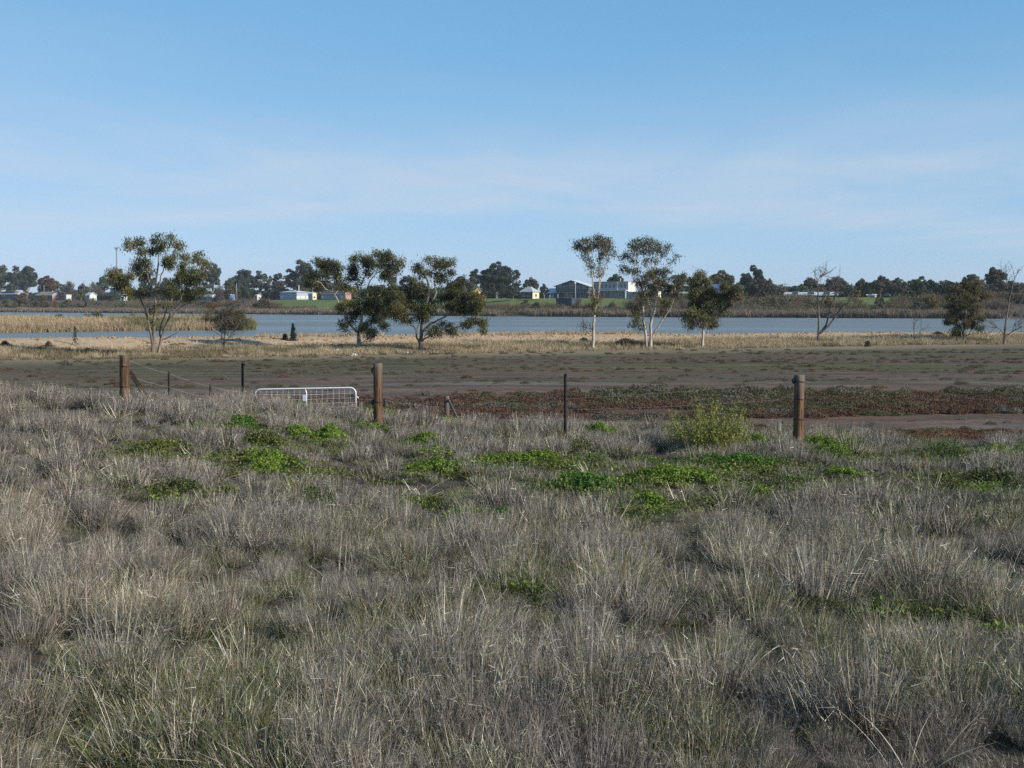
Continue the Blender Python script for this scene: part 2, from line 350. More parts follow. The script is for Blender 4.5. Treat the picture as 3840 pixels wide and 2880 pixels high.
# ------------------------------------------------------------------ the ground sheet
def build_ground():
    fine = np.radians(np.arange(-24, 24.001, 0.125))
    side = np.radians(np.concatenate([np.arange(24.6, 40, 0.8), np.arange(41, 90, 3.0), np.arange(92, 180.1, 8.0)]))
    ang = np.concatenate([-side[::-1], fine, side])
    def seg(a, b, g): return a * (1 + g) ** np.arange(int(math.log(b / a) / math.log(1 + g)))
    rad = np.concatenate([[0.01, 0.6, 1.2, 1.9], seg(2.5, 40, 0.018), seg(40, 185, 0.0065), seg(185, 470, 0.03), seg(470, 1250, 0.010), seg(1250, 4200, 0.07)])
    A, R = np.meshgrid(ang, rad)
    x = (R * np.sin(A)).ravel(); y = (R * np.cos(A)).ravel()
    z = ground(x, y)
    nr, na = len(rad), len(ang)
    i, j = np.meshgrid(np.arange(nr - 1), np.arange(na - 1), indexing='ij')
    b = (i * na + j).ravel()
    Q = np.stack([b, b + 1, b + na + 1, b + na], 1)[:, ::-1]
    # ---- colour of the soil and cover itself
    def c(*a): return np.array(a)[None, :]
    soil = c(0.080, 0.064, 0.050) + 0.0 * x[:, None]
    n1 = fbm(x * 0.5, y * 0.5, 31, 4)[:, None]
    soil = soil * (0.7 + 0.6 * n1)
    # the salt plain
    wx = x; wy = y + 6 * (fbm(x * 0.05, y * 0.05, 41, 3) - 0.5)
    nA = fbm(wx * 0.045, wy * 0.16, 43, 5); nB = fbm(wx * 0.07, wy * 0.30, 47, 4); nC = fbm(wx * 0.5, wy * 0.9, 53, 4)
    bare = c(0.126, 0.086, 0.068) * (0.72 + 0.56 * nC[:, None])
    green = c(0.088, 0.086, 0.042) * (0.7 + 0.6 * nC[:, None]); red = c(0.120, 0.077, 0.053) * (0.7 + 0.6 * nC[:, None])
    pale = c(0.160, 0.140, 0.115)
    p = bare.copy()
    def mix(base, colr, f): return base * (1 - f[:, None]) + colr * f[:, None]
    ty = wy - 0.12 * wx
    redf = sst(0.50, 0.60, nA) * sst(74, 82, ty) * (1 - sst(104, 112, ty)) + sst(45, 48, ty) * (1 - sst(60, 66, ty)) * sst(0.34, 0.46, nB) * 0.9
    redf = np.maximum(redf, 0.9 * (1 - sst(44.0, 46.0, y + 0.10 * x)) * sst(38, 40, y))
    p = mix(p, red, np.clip(redf, 0, 1))
    gf = sst(0.44, 0.58, 1 - nA) * sst(78, 90, ty) * (1 - sst(122, 130, ty))
    gf = np.maximum(gf, sst(0.50, 0.60, nB) * sst(62, 76, ty) * 0.5)
    gf = np.maximum(gf, sst(-2, -8, x) * sst(84, 92, y) * (1 - sst(108, 114, y)) * sst(0.35, 0.5, nB))
    p = mix(p, green, np.clip(gf, 0, 1))
    salt = sst(0.56, 0.68, fbm(wx * 0.035, wy * 0.55, 61, 4)) * sst(55, 60, ty) * (1 - sst(70, 80, ty)) * 0.55
    yb_ = y + 0.06 * x + 2.4 * (fbm(x * 0.16, y * 0.16, 63, 3) - 0.5)
    salt = np.maximum(salt, sst(44.5, 46.5, yb_) * (1 - sst(48.0, 50, yb_)) * 0.6 * sst(0.3, 0.6, fbm(x * 0.12, y * 0.6, 64, 3)))
    p = mix(p, pale, np.clip(salt, 0, 1))
    s1 = fbm(wx * 0.10, wy * 0.85, 91, 4); s2 = fbm(wx * 0.16, wy * 1.3, 93, 4); s3 = fbm(wx * 0.22, wy * 1.1, 95, 3)
    p = mix(p, c(0.138, 0.084, 0.056) + 0 * p, sst(0.56, 0.68, s1) * 0.65); p = mix(p, c(0.082, 0.084, 0.040) + 0 * p, sst(0.56, 0.68, s2) * 0.65 * sst(56, 70, ty))
    p = p * (0.72 + 0.56 * s3[:, None])
    dark = sst(0.58, 0.70, fbm(wx * 0.12, wy * 0.9, 67, 4)) * 0.6
    p = mix(p, c(0.055, 0.048, 0.036), dark)
    col = mix(soil, p, sst(38, 44, y))
    # dry grass floor under the gums, then sand
    s = y - bank_y(x)
    straw = c(0.22, 0.175, 0.11) * (0.75 + 0.5 * nC[:, None])
    col = mix(col, straw, sst(-44, -30, s + 6 * (nA - 0.5)) * (s < 30))
    sand = c(0.42, 0.300, 0.190) * (0.80 + 0.40 * fbm(x * 1.3, y * 1.3, 71, 4)[:, None])
    col = mix(col, sand, sst(-14, -11, s + 3 * (fbm(x * 0.2, y * 0.2, 73, 3) - 0.5)) * (s < 60))
    col = mix(col, c(0.10, 0.09, 0.06) + 0 * col, 1.0 * ((s >= 14) & (y > 60)))
    # far shore: mud, scrub floor, mown lawn, town ground
    t = shore_t(x, y); nf = fbm(x * 0.03, y * 0.03, 81, 4); nl = fbm(x * 0.15, y * 0.15, 83, 3)
    fcol = c(0.095, 0.075, 0.055) * (0.7 + 0.6 * nl[:, None])
    lawn = c(0.130, 0.158, 0.050) * (0.78 + 0.44 * nl[:, None])
    fcol = mix(fcol, lawn, sst(24, 34, t + 14 * (nf - 0.5)) * (1 - sst(110, 130, t)) * sst(-152, -128, x) * (1 - sst(160, 178, x)))
    fcol = mix(fcol, c(0.12, 0.115, 0.07) * (0.8 + 0.4 * nl[:, None]), sst(100, 130, t))
    col = np.where((t > -13)[:, None], fcol, col)
    ob('ground', mk_mesh('ground', np.stack([x, y, z], 1), Q, col, M['land'], True))
    return tag(bpy.data.objects['ground'], 'grassy bank falling to a brown salt flat, sand bank and far lawns', 'ground', kind='structure')
build_ground()
wv = np.array([[-3000, 95, -0.5], [3000, 95, -0.5], [3000, 2700, -0.5], [-3000, 2700, -0.5]])
tag(ob('lake', mk_mesh('lake', wv, np.array([[0, 1, 2, 3]]), None, M['water'])), 'calm grey blue lake between the sand bank and the town', 'lake', kind='structure')

# ------------------------------------------------------------------ blades, leaves, scatter
R = np.random.default_rng(7)
def unit(v): return v / np.maximum(np.linalg.norm(v, axis=1, keepdims=True), 1e-9)
def strips(P0, D0, L, wid, bend, side, col, segs=3, tipw=0.15):
    """n curved tapering blades: root P0, direction D0, length L, width, bend vector"""
    n = len(P0); ts = np.linspace(0, 1, segs + 1)
    V = np.zeros((n, segs + 1, 2, 3))
    for k, t in enumerate(ts):
        c = P0 + D0 * (L * t)[:, None] + bend * (L * t * t)[:, None]
        w = wid * (1 - (1 - tipw) * t ** 1.5) * 0.5
        V[:, k, 0] = c - side * w[:, None]; V[:, k, 1] = c + side * w[:, None]
    V = V.reshape(-1, 3); b = np.arange(n)[:, None] * (segs + 1) * 2 + np.arange(segs)[None, :] * 2
    b = b.ravel(); Q = np.stack([b, b + 1, b + 3, b + 2], 1)
    return V, Q, np.repeat(col, (segs + 1) * 2, axis=0)
def join(parts):
    Vs, Qs, Cs = [], [], []; n = 0
    for V, Q, C in parts:
        Vs.append(V); Qs.append(Q + n); Cs.append(C); n += len(V)
    return np.concatenate(Vs), np.concatenate(Qs), np.concatenate(Cs)
def pick(pal, prob, n):
    pal = np.array(pal); prob = np.array(prob) / np.sum(prob)
    c = pal[R.choice(len(pal), n, p=prob)]
    return np.clip(c * R.uniform(0.60, 1.40, (n, 1)) * R.uniform(0.94, 1.06, (n, 3)), 0, 1)
def tuft(n, h, rad, lean, width, pal, prob, bendy=0.35, twigs=0.0, segs=3, flop=0.0):
    a = R.uniform(0, 2 * np.pi, n); r = rad * np.sqrt(R.uniform(0, 1, n))
    P = np.stack([r * np.cos(a), r * np.sin(a), np.full(n, -0.02)], 1)
    az = a + R.normal(0, 0.9, n); ln = np.abs(R.normal(0, lean, n)) + 0.25 * lean
    if flop: ln = np.where(R.uniform(0, 1, n) < flop, R.uniform(0.8, 1.35, n), ln)
    D = np.stack([np.sin(ln) * np.cos(az), np.sin(ln) * np.sin(az), np.cos(ln)], 1)
    L = h * R.uniform(0.45, 1.05, n)
    B = np.stack([np.cos(az), np.sin(az), -0.5 * np.ones(n)], 1) * (bendy * R.uniform(-0.2, 1.0, n))[:, None]
    rnd = unit(R.normal(0, 1, (n, 3))); S = unit(np.cross(D, rnd))
    C = pick(pal, prob, n)
    parts = [strips(P, D, L, width * R.uniform(0.6, 1.5, n), B, S, C, segs)]
    if twigs:
        m = int(n * twigs); k = R.integers(0, n, m); t = R.uniform(0.35, 1.0, m)
        Pt = P[k] + D[k] * (L[k] * t)[:, None] + B[k] * (L[k] * t * t)[:, None]
        Dt = unit(D[k] * 0.7 + R.normal(0, 0.75, (m, 3)))
        parts.append(strips(Pt, Dt, h * R.uniform(0.06, 0.22, m), width * R.uniform(0.5, 1.3, m), Dt * 0, unit(np.cross(Dt, R.normal(0, 1, (m, 3)))), C[k] * R.uniform(0.8, 1.2, (m, 1)), 1))
    return join(parts)
def leaves(P, ln, wd, col, down=0.3, out=None, outw=0.0, nrm=None, nw=0.0):
    """one diamond leaf at each point; out pulls the leaf's length, nrm its face"""
    n = len(P)
    if nrm is not None:
        nn = unit(nrm * nw + unit(R.normal(0, 1, (n, 3)))); d = R.normal(0, 1, (n, 3)); d[:, 2] -= down * 3
        d = unit(d - nn * np.sum(d * nn, 1, keepdims=True)); s = np.cross(nn, d)
    else:
        d = R.normal(0, 1, (n, 3)); d[:, 2] -= down * 3
        if out is not None: d = d + out * outw
        d = unit(d); s = unit(np.cross(d, R.normal(0, 1, (n, 3))))
    L = ln * R.uniform(0.6, 1.3, n)[:, None]; w = wd * R.uniform(0.6, 1.3, n)[:, None] * 0.5
    V = np.stack([P - d * L * 0.5, P + s * w, P + d * L * 0.5, P - s * w], 1).reshape(-1, 3)
    Q = np.arange(n * 4).reshape(n, 4)
    return V, Q, np.repeat(col, 4, axis=0)
_sc = [0]
def scatter(name, label, cat, variants, pos, rot, scale, idx):
    """uncountable cover: points that each carry one of a few tufts"""
    _sc[0] += 1
    lib = bpy.data.collections.new('tufts_%02d' % _sc[0])
    for i, (V, Q, C, mat) in enumerate(variants):
        o = bpy.data.objects.new('tuft_%02d_%02d' % (_sc[0], i), mk_mesh('tuft', V, Q, C, mat)); lib.objects.link(o)
    me = bpy.data.meshes.new(name); me.vertices.add(len(pos)); me.vertices.foreach_set('co', np.ascontiguousarray(pos, np.float32).ravel())
    a = me.attributes.new('rot', 'FLOAT_VECTOR', 'POINT'); a.data.foreach_set('vector', np.ascontiguousarray(rot, np.float32).ravel())
    a = me.attributes.new('scl', 'FLOAT_VECTOR', 'POINT'); a.data.foreach_set('vector', np.ascontiguousarray(scale, np.float32).ravel())
    a = me.attributes.new('idx', 'INT', 'POINT'); a.data.foreach_set('value', np.ascontiguousarray(idx, np.int32))
    o = ob(name, me); me.materials.append(variants[0][3])
    ng = bpy.data.node_groups.new(name + '_scatter', 'GeometryNodeTree')
    ng.interface.new_socket('Geometry', in_out='INPUT', socket_type='NodeSocketGeometry')
    ng.interface.new_socket('Geometry', in_out='OUTPUT', socket_type='NodeSocketGeometry')
    gi = ng.nodes.new('NodeGroupInput'); go = ng.nodes.new('NodeGroupOutput')
    ci = ng.nodes.new('GeometryNodeCollectionInfo'); ci.inputs['Collection'].default_value = lib
    ci.inputs['Separate Children'].default_value = True; ci.inputs['Reset Children'].default_value = True
    ip = ng.nodes.new('GeometryNodeInstanceOnPoints'); ip.inputs['Pick Instance'].default_value = True
    def na(nm, dt):
        n = ng.nodes.new('GeometryNodeInputNamedAttribute'); n.data_type = dt; n.inputs['Name'].default_value = nm; return n.outputs[0]
    m2p = ng.nodes.new('GeometryNodeMeshToPoints')
    ng.links.new(gi.outputs[0], m2p.inputs[0]); ng.links.new(m2p.outputs[0], ip.inputs['Points'])
    ng.links.new(ci.outputs[0], ip.inputs['Instance'])
    ng.links.new(na('idx', 'INT'), ip.inputs['Instance Index']); ng.links.new(na('scl', 'FLOAT_VECTOR'), ip.inputs['Scale'])
    e2r = ng.nodes.new('FunctionNodeEulerToRotation'); ng.links.new(na('rot', 'FLOAT_VECTOR'), e2r.inputs[0]); ng.links.new(e2r.outputs[0], ip.inputs['Rotation'])
    ng.links.new(ip.outputs[0], go.inputs[0])
    md = o.modifiers.new('scatter', 'NODES'); md.node_group = ng
    return tag(o, label, cat, kind='stuff')
def place(x, y, smin, smax, tilt=0.15, nv=1, idx=None, sz=None, sink=0.0):
    n = len(x); z = ground(x, y) - sink
    pos = np.stack([x, y, z], 1)
    rot = np.stack([R.normal(0, tilt, n), R.normal(0, tilt, n), R.uniform(0, 6.283, n)], 1)
    s = R.uniform(smin, smax, n) if sz is None else sz
    scl = np.stack([s * R.uniform(0.85, 1.2, n), s * R.uniform(0.85, 1.2, n), s * R.uniform(0.85, 1.15, n)], 1)
    return pos, rot, scl, (R.integers(0, nv, n) if idx is None else idx)

# ------------------------------------------------------------------ where the green weeds stand (photo read at 2212 pixels wide)
WG = [(0.145, 0.212, 0.030), (0.175, 0.245, 0.038), (0.105, 0.165, 0.028)]
WO = [(0.145, 0.165, 0.040), (0.115, 0.135, 0.036), (0.155, 0.145, 0.055)]
WD_ = [(0.100, 0.185, 0.032), (0.078, 0.150, 0.032)]
WT = [(0.092, 0.118, 0.040), (0.072, 0.098, 0.036), (0.115, 0.120, 0.052)]
WEEDS = [
 (525, 922, 38, 17, WD_, 'dark green clump above the big bright clump, left of the gate'), (580, 1000, 72, 36, WG, 'big bright green clump left of centre in the grass'),
 (575, 965, 45, 14, WO, 'thin green patch just above the big bright clump'), (345, 985, 62, 20, WO, 'olive weed patch below the leftmost timber post'),
 (390, 1066, 46, 20, WT, 'dull green patch below the olive patch on the left'), (650, 943, 30, 15, WG, 'small green clump below the left end of the gate'),
 (715, 945, 38, 18, WG, 'round green clump below the gate'), (795, 934, 48, 14, WG, 'green clump below the middle timber post'),
 (690, 892, 60, 12, WO, 'olive weeds along the foot of the gate'), (812, 890, 42, 8, WG, 'bright strip of weed at the foot of the middle timber post'),
 (918, 950, 32, 24, WG, 'green clump right of the middle timber post'), (972, 917, 32, 11, WG, 'small green clump below the braced stump'),
 (940, 1025, 60, 15, WG, 'low green patch in the centre of the bank'), (1125, 1004, 92, 19, WG, 'long green patch right of centre'),
 (1262, 1048, 50, 27, WD_, 'deep green clump left of the largest bright patch'), (1470, 1044, 118, 20, WG, 'largest bright green patch, arching right of centre'),
 (1405, 1088, 36, 22, WG, 'bright green tongue below the largest patch'), (1292, 932, 36, 16, WG, 'green clump right of the steel picket'),
 (1655, 966, 66, 11, WG, 'bright strip of weed left of the right timber post'), (1780, 968, 62, 10, WG, 'bright weed at the foot of the right timber post'), (1800, 990, 62, 16, WG, 'thick weed patch below the right timber post'),
 (1575, 1010, 92, 12, WD_, 'wide low green patch below the tall yellow green shrub'), (1822, 1040, 42, 14, WG, 'small green patch on the right of the bank'),
 (1640, 1077, 32, 11, WG, 'tiny green patch right of the largest bright patch'), (2150, 990, 62, 9, WG, 'strip of green weed at the right edge of the bank'),
 (1090, 1112, 30, 18, WD_, 'dark green tuft left of the bright green tongue'), (680, 1098, 56, 20, WT, 'pale olive patch below the big bright clump'),
 (490, 1074, 32, 11, WO, 'small olive tuft left of the pale olive patch'), (2150, 1050, 60, 14, WT, 'dull green patch near the right edge'),
 (2060, 1062, 36, 13, WO, 'olive tuft near the right edge of the bank'), (1195, 1243, 20, 16, WD_, 'dark leafy tuft in the middle of the dry grass'),
 (1320, 1112, 30, 20, WD_, 'dark green tuft below the deep green clump'), (1130, 1052, 26, 8, WT, 'small dull tuft left of the deep green clump'),
 (940, 1092, 22, 10, WT, 'small faint green tuft below the low centre patch'), (1800, 1328, 60, 22, WT, 'olive leafy patch in the right foreground'),
 (1985, 1348, 40, 26, WT, 'small dark leaved shrub in the right foreground, left half'), (2060, 1350, 66, 32, WO, 'small leaved green shrub in the right foreground'),
]

def weed_place(u, v, hw, hh):
    q = G(u * 1.736, (v + hh * 0.7) * 1.736, 2, 50); s = q.y / F * 1.736; rx = hw * s * 1.42
    slope = (CAMZ - q.z) / math.hypot(q.x, q.y)
    ry = min(max(rx * 0.5, hh * s / slope * 0.60), rx * 1.1); yb = q.y + ry * 0.8
    return q.x * yb / q.y, yb, rx, ry
SHRUBS = [(1530, 972, 88), (1250, 985, 40), (2040, 992, 60), (2200, 990, 34), (1840, 975, 40), (525, 872, 60), (1960, 965, 60)]
FOOT = [weed_place(u, v, hw, hh) for (u, v, hw, hh, c_, l_) in WEEDS]
for (u, v, hw) in SHRUBS:
    q = G(u * 1.736, v * 1.736, 2, 50); FOOT.append((q.x, q.y, hw * q.y / F * 1.736 * 0.6, 0.35))
# ------------------------------------------------------------------ foreground dry grass
GREY = (0.266, 0.242, 0.208); PURP = (0.180, 0.156, 0.140); TAN = (0.270, 0.226, 0.152); STRAW = (0.60, 0.55, 0.43)
OLIVE = (0.125, 0.130, 0.048); GRN = (0.085, 0.125, 0.034); RUST = (0.22, 0.11, 0.050); DARK = (0.075, 0.063, 0.052)
g = M['grass']
def tussock(n, h, br, spread, width, pal, prob, low, lowp, bend=0.3, twigs=0.7, flop=0.05, lowf=0.5, segs=3):
    a = R.uniform(0, 2 * np.pi, n); q = np.sqrt(R.uniform(0, 1, n)); r = br * q
    P = np.stack([r * np.cos(a), r * np.sin(a), np.full(n, -0.02)], 1)
    az = a + R.normal(0, 0.55, n); ln = q * spread * R.uniform(0.3, 1.15, n) + np.abs(R.normal(0, 0.12, n))
    ln = np.where(R.uniform(0, 1, n) < flop, R.uniform(0.8, 1.4, n), ln)
    D = np.stack([np.sin(ln) * np.cos(az), np.sin(ln) * np.sin(az), np.cos(ln)], 1)
    L = h * R.uniform(0.45, 1.08, n) * (1 - 0.22 * q)
    isl = R.uniform(0, 1, n) < lowf * 0.6; L = np.where(isl, L * 0.45, L)
    B = np.stack([np.cos(az), np.sin(az), -0.55 * np.ones(n)], 1) * (bend * R.uniform(-0.25, 1.0, n))[:, None]
    S = unit(np.cross(D, unit(R.normal(0, 1, (n, 3)))))
    C = np.where(isl[:, None], pick(low, lowp, n), pick(pal, prob, n))
    wv = width * R.uniform(0.5, 1.6, n)
    parts = [strips(P, D, L, wv, B, S, C, segs)]
    if twigs:
        m = int(n * twigs); k = R.integers(0, n, m); t = R.uniform(0.3, 1.0, m)
        Pt = P[k] + D[k] * (L[k] * t)[:, None] + B[k] * (L[k] * t * t)[:, None]
        Dt = unit(D[k] * 0.6 + R.normal(0, 0.7, (m, 3)))
        parts.append(strips(Pt, Dt, h * R.uniform(0.05, 0.20, m), width * R.uniform(0.5, 1.3, m), Dt * 0, unit(np.cross(Dt, R.normal(0, 1, (m, 3)))), np.clip(C[k] * R.uniform(0.75, 1.25, (m, 1)), 0, 1), 1))
    return join(parts)
V_GRASS = []
LOW = [DARK, OLIVE, GRN, PURP]  # dark short blades paint in the shade at the tussock feet
for lod, (mul, wm) in enumerate(((1.0, 1.0), (0.5, 1.9))):
    def T(n, *a, **k):
        a = list(a); a[3] *= wm; V_GRASS.append((*tussock(int(n * mul), *a, **k), g))
    for i in range(6): T(680, 0.50, 0.17, 0.34, 0.0034, [GREY, PURP, STRAW, TAN, DARK], [5, 3, 1.3, 1.4, 1], LOW, [3, 2, 1, 2], 0.20, 1.5, 0.06)                 # 0-5 grey
    for i in range(4): T(600, 0.52, 0.16, 0.42, 0.0038, [TAN, GREY, STRAW, OLIVE, RUST], [3, 4, 1.8, 1.0, 0.4], LOW, [2, 3, 2, 2], 0.32, 0.9, 0.08)               # 6-9 straw
    for i in range(5): T(620, 0.40, 0.17, 0.50, 0.0038, [OLIVE, GREY, TAN, GRN, STRAW, RUST], [3, 3.4, 1.6, 1.6, 1.0, 0.3], [GRN, OLIVE, DARK], [3, 3, 1.5], 0.40, 0.9, 0.10)  # 10-14 green and straw
    for i in range(3): T(900, 0.36, 0.24, 0.45, 0.0030, [PURP, GREY, DARK, TAN], [4, 4, 1.5, 0.6], LOW, [4, 1, 0.6, 3], 0.12, 1.9, 0.05)                          # 15-17 twiggy mound
    for i in range(3): T(22, 0.60, 0.20, 0.80, 0.0050, [STRAW, TAN, GREY], [4, 2, 2], [STRAW], [1], 0.42, 0.5, 0.35, 0.0, 5)                                      # 18-20 stray straws
    for i in range(3): T(300, 0.12, 0.34, 1.10, 0.0046, [DARK, PURP, GREY, TAN], [4, 2, 1.6, 0.9], LOW, [3, 1.5, 1, 1], 0.3, 0.3, 0.3)                            # 21-23 litter, its dark blades colouring shade into the gaps
    for i in range(3): T(260, 0.15, 0.26, 0.95, 0.0056, [GRN, OLIVE, DARK, TAN], [3, 3, 1.6, 0.6], [GRN, OLIVE], [1, 1], 0.8, 0.0, 0.1)                           # 24-26 low green blades
NV = 27
def lattice(sp, y0, y1, half=0.50, jit=0.36):
    ny = int((y1 - y0) / sp); X_, Y_ = [], []
    for j in range(ny):
        y = y0 + (j + 0.5) * sp; hw = (y + 1.5) * half + 1.0; nx = int(2 * hw / sp)
        X_.append(-hw + (np.arange(nx) + 0.5 * (j % 2)) * sp); Y_.append(np.full(nx, y))
    x = np.concatenate(X_); y = np.concatenate(Y_)
    return x + R.normal(0, jit * sp, len(x)), y + R.normal(0, jit * sp, len(x))
tx, ty_, kind = [], [], []
for sp, y0, y1 in ((0.46, 1.8, 7), (0.365, 7, 13), (0.385, 13, 20), (0.40, 20, 41)):
    a, b = lattice(sp, y0, y1); tx.append(a); ty_.append(b); kind.append(np.zeros(len(a)))          # tussocks
    a, b = lattice(sp * 1.12, y0, y1, jit=0.5); tx.append(a); ty_.append(b); kind.append(np.ones(len(a)))   # what fills the gaps
gx = np.concatenate(tx); gy = np.concatenate(ty_); kind = np.concatenate(kind); ng_ = len(gx)
tus = fbm(gx * 0.9, gy * 0.9, 101, 3); big = fbm(gx * 0.30, gy * 0.30, 103, 3); grn = fbm(gx * 0.40, gy * 0.40, 107, 4); twg = fbm(gx * 0.5, gy * 0.5, 109, 3)
u = R.uniform(0, 1, ng_)
CLEAR = [(1430, 1000, 0.8), (860, 1010, 1.3), (930, 1060, 0.9), (1980, 1045, 1.2), (640, 985, 0.8), (1700, 1060, 1.0), (1490, 1100, 0.6), (1180, 1030, 0.7), (730, 1045, 0.8)]
clr = np.zeros(ng_)                                                                                  # trodden clearings with litter
for (px, py, rr) in CLEAR:
    q = G(px * 1.736, py * 1.736, 2, 45); clr = np.maximum(clr, 1 - sst(0.45 * rr, 1.2 * rr, np.hypot(gx - q.x, (gy - q.y) * 0.8)))
wd_in = np.zeros(ng_); wd_front = np.zeros(ng_)
for (xb, yb, rx, ry) in FOOT:
    wd_in = np.maximum(wd_in, 1 - sst(0.55, 0.95, np.hypot((gx - xb) / rx, (gy - yb) / ry)))
    wd_front = np.maximum(wd_front, (1 - sst(0.7, 1.1, np.abs(gx - xb) / rx)) * (gy < yb) * (1 - sst(0.8, 1.8, yb - ry - gy)))
greenness = sst(0.48, 0.64, grn) * 0.60 + 0.33 * (1 - sst(9, 15, gy)) + 0.10 + 0.26 * sst(-7, 2, gx) * sst(14, 19, gy)
greenness = greenness * (1 - 0.65 * sst(14, 20, gy) * (1 - sst(-7, -1, gx)))
idx = np.where(u < greenness, R.integers(10, 15, ng_), np.where(twg > 0.58, R.integers(15, 18, ng_), np.where(big > 0.54 + 0.22 * sst(14, 20, gy), R.integers(6, 10, ng_), R.integers(0, 6, ng_))))
idx = np.where(R.uniform(0, 1, ng_) < clr * 0.9, R.integers(21, 24, ng_), idx)
fill = np.where(R.uniform(0, 1, ng_) < 0.30 + 0.4 * greenness, R.integers(24, 27, ng_), R.integers(21, 24, ng_))
fill = np.where(R.uniform(0, 1, ng_) < 0.08, R.integers(18, 21, ng_), fill)
idx = np.where(kind == 1, fill, idx)
sz = R.uniform(0.78, 1.18, ng_) * np.where(kind == 1, 1.0, (0.50 + 0.98 * sst(0.30, 0.68, tus)) * R.uniform(0.85, 1.12, ng_) * (1 - 0.3 * clr))
sz = sz * (1 - 0.40 * wd_front) * (1 - 0.45 * wd_in) * np.interp(gy, [12, 20, 33], [1.0, 0.88, 0.80])
keep = (gy < crest_y(gx) + 8) & (R.uniform(0, 1, ng_) > wd_in * 0.5) & ~((kind == 0) & (R.uniform(0, 1, ng_) < 0.11))
idx = np.where(gy > 19, idx + NV, idx)
gx, gy, idx, sz = gx[keep], gy[keep], idx[keep], sz[keep]
scatter('dry_grass', 'grey and straw coloured dry tussock grass covering the foreground bank', 'grass', V_GRASS, *place(gx, gy, 1, 1, 0.13, idx=idx, sz=sz, sink=0.01))
# low leafy ground cover that threads between the weed clumps
V_LOW = []
for i in range(4):
    n = 170; a = R.uniform(0, 6.283, n); r = 0.30 * np.sqrt(R.uniform(0, 1, n)); P = np.stack([r * np.cos(a), r * np.sin(a), 0.05 + R.uniform(0, 0.13, n) * (1 - r / 0.34)], 1)
    V_LOW.append((*leaves(P, 0.042, 0.026, pick([WG, WO, WT, WO][i], [1, 1, 1], n), -0.1, None, 0, np.tile([[0, 0, 1.0]], (n, 1)), 0.9), M['weed']))
n = 5200; x = R.uniform(-11, 14, n); y = R.uniform(13, 31, n); nn_ = fbm(x * 0.33, y * 0.33, 171, 4); near_w = np.full(n, 9.0)
for (xb, yb, rx, ry) in FOOT: near_w = np.minimum(near_w, np.hypot((x - xb) / (rx + 0.5), (y - yb) / (ry + 0.5)))
kp = (np.abs(x) / y < 0.45) & (R.uniform(0, 1, n) < 0.50 * (1 - sst(0.7, 1.5, near_w)) + 0.22 * sst(0.58, 0.68, nn_) * sst(-8, -2, x)) & (y < crest_y(x) + 1)
scatter('leafy_ground_cover', 'sparse low green leaves threading through the dry grass', 'ground cover', V_LOW, *place(x[kp], y[kp], 0.6, 1.5, 0.15, nv=4))

# ------------------------------------------------------------------ low samphire on the salt flat
def cushion(n, rx, h, pal, prob, ln, wd):
    a = R.uniform(0, 2 * np.pi, n); e = np.arccos(R.uniform(0, 1, n)); rr = R.uniform(0.75, 1.05, n) * (1 + 0.25 * np.sin(3 * a + R.uniform(0, 6)))
    o = np.stack([np.cos(a) * np.sin(e), np.sin(a) * np.sin(e), np.cos(e)], 1)
    P = o * rr[:, None] * np.array([rx, rx, h]); P[:, 2] -= 0.02
    return leaves(P, ln, wd, np.clip(0.5 * pick(pal, prob, n) + 0.5 * np.array(pal[0])[None], 0, 1), -0.1, None, 0, o, 0.9)
SR = (0.132, 0.080, 0.056); SB = (0.108, 0.076, 0.054); SG = (0.105, 0.105, 0.052); SO = (0.19, 0.105, 0.050); SGY = (0.15, 0.14, 0.115); SRD = (0.27, 0.090, 0.065)
V_SAM = []
for i in range(3): V_SAM.append((*cushion(420, 0.42, 0.17, [SR, SB, SO], [5, 3, 0.6], 0.075, 0.038), M['leaf']))
for i in range(2): V_SAM.append((*cushion(420, 0.42, 0.19, [SG, SB, SGY], [4, 2, 1], 0.075, 0.038), M['leaf']))
for i in range(2): V_SAM.append((*cushion(400, 0.45, 0.15, [SRD, SO, SR], [2, 3, 2], 0.075, 0.038), M['leaf']))
for i in range(2): V_SAM.append((*cushion(380, 0.40, 0.20, [SGY, SB, SG], [3, 2, 1], 0.08, 0.034), M['leaf']))
def box_pts(n, x0, x1, y0, y1): return R.uniform(x0, x1, n), R.uniform(y0, y1, n)
X, Y, I, S = [], [], [], []
def put(x, y, m, ids, s0, s1):
    x = x[m]; y = y[m]; X.append(x); Y.append(y); I.append(R.choice(ids, len(x))); S.append(R.uniform(s0, s1, len(x)))
x, y = box_pts(9000, -16, 38, 46, 66); ty = y - 0.12 * x; nB = fbm(x * 0.10, y * 0.33, 47, 4)
put(x, y, (ty > 48 + 2.6 * fbm(x * 0.22, y * 0, 3, 3)) & (R.uniform(0, 1, len(x)) < 1 - sst(54, 65, ty + 9 * (fbm(x * 0.10, y * 0.16, 48, 3) - 0.5))) & (nB > 0.30), [0, 1, 2], 0.35, 1.2)
mk = fbm(X[-1] * 0.22, Y[-1] * 0.45, 49, 4); I[-1] = np.where(mk > 0.60, R.choice([3, 4], len(mk)), np.where(mk < 0.38, R.choice([7, 8, 0], len(mk)), I[-1]))
x, y = box_pts(500, 4, 36, 57, 66); put(x, y, (y - 0.12 * x > 56) & (fbm(x * 0.2, y * 0.3, 59, 3) > 0.45), [3, 4, 7], 0.7, 1.6)
x, y = box_pts(2600, -6, 30, 40.5, 46); put(x, y, (y + 0.10 * x < 45.0 + 0.8 * np.sin(x)), [5, 6, 0, 1, 3], 0.4, 0.9)
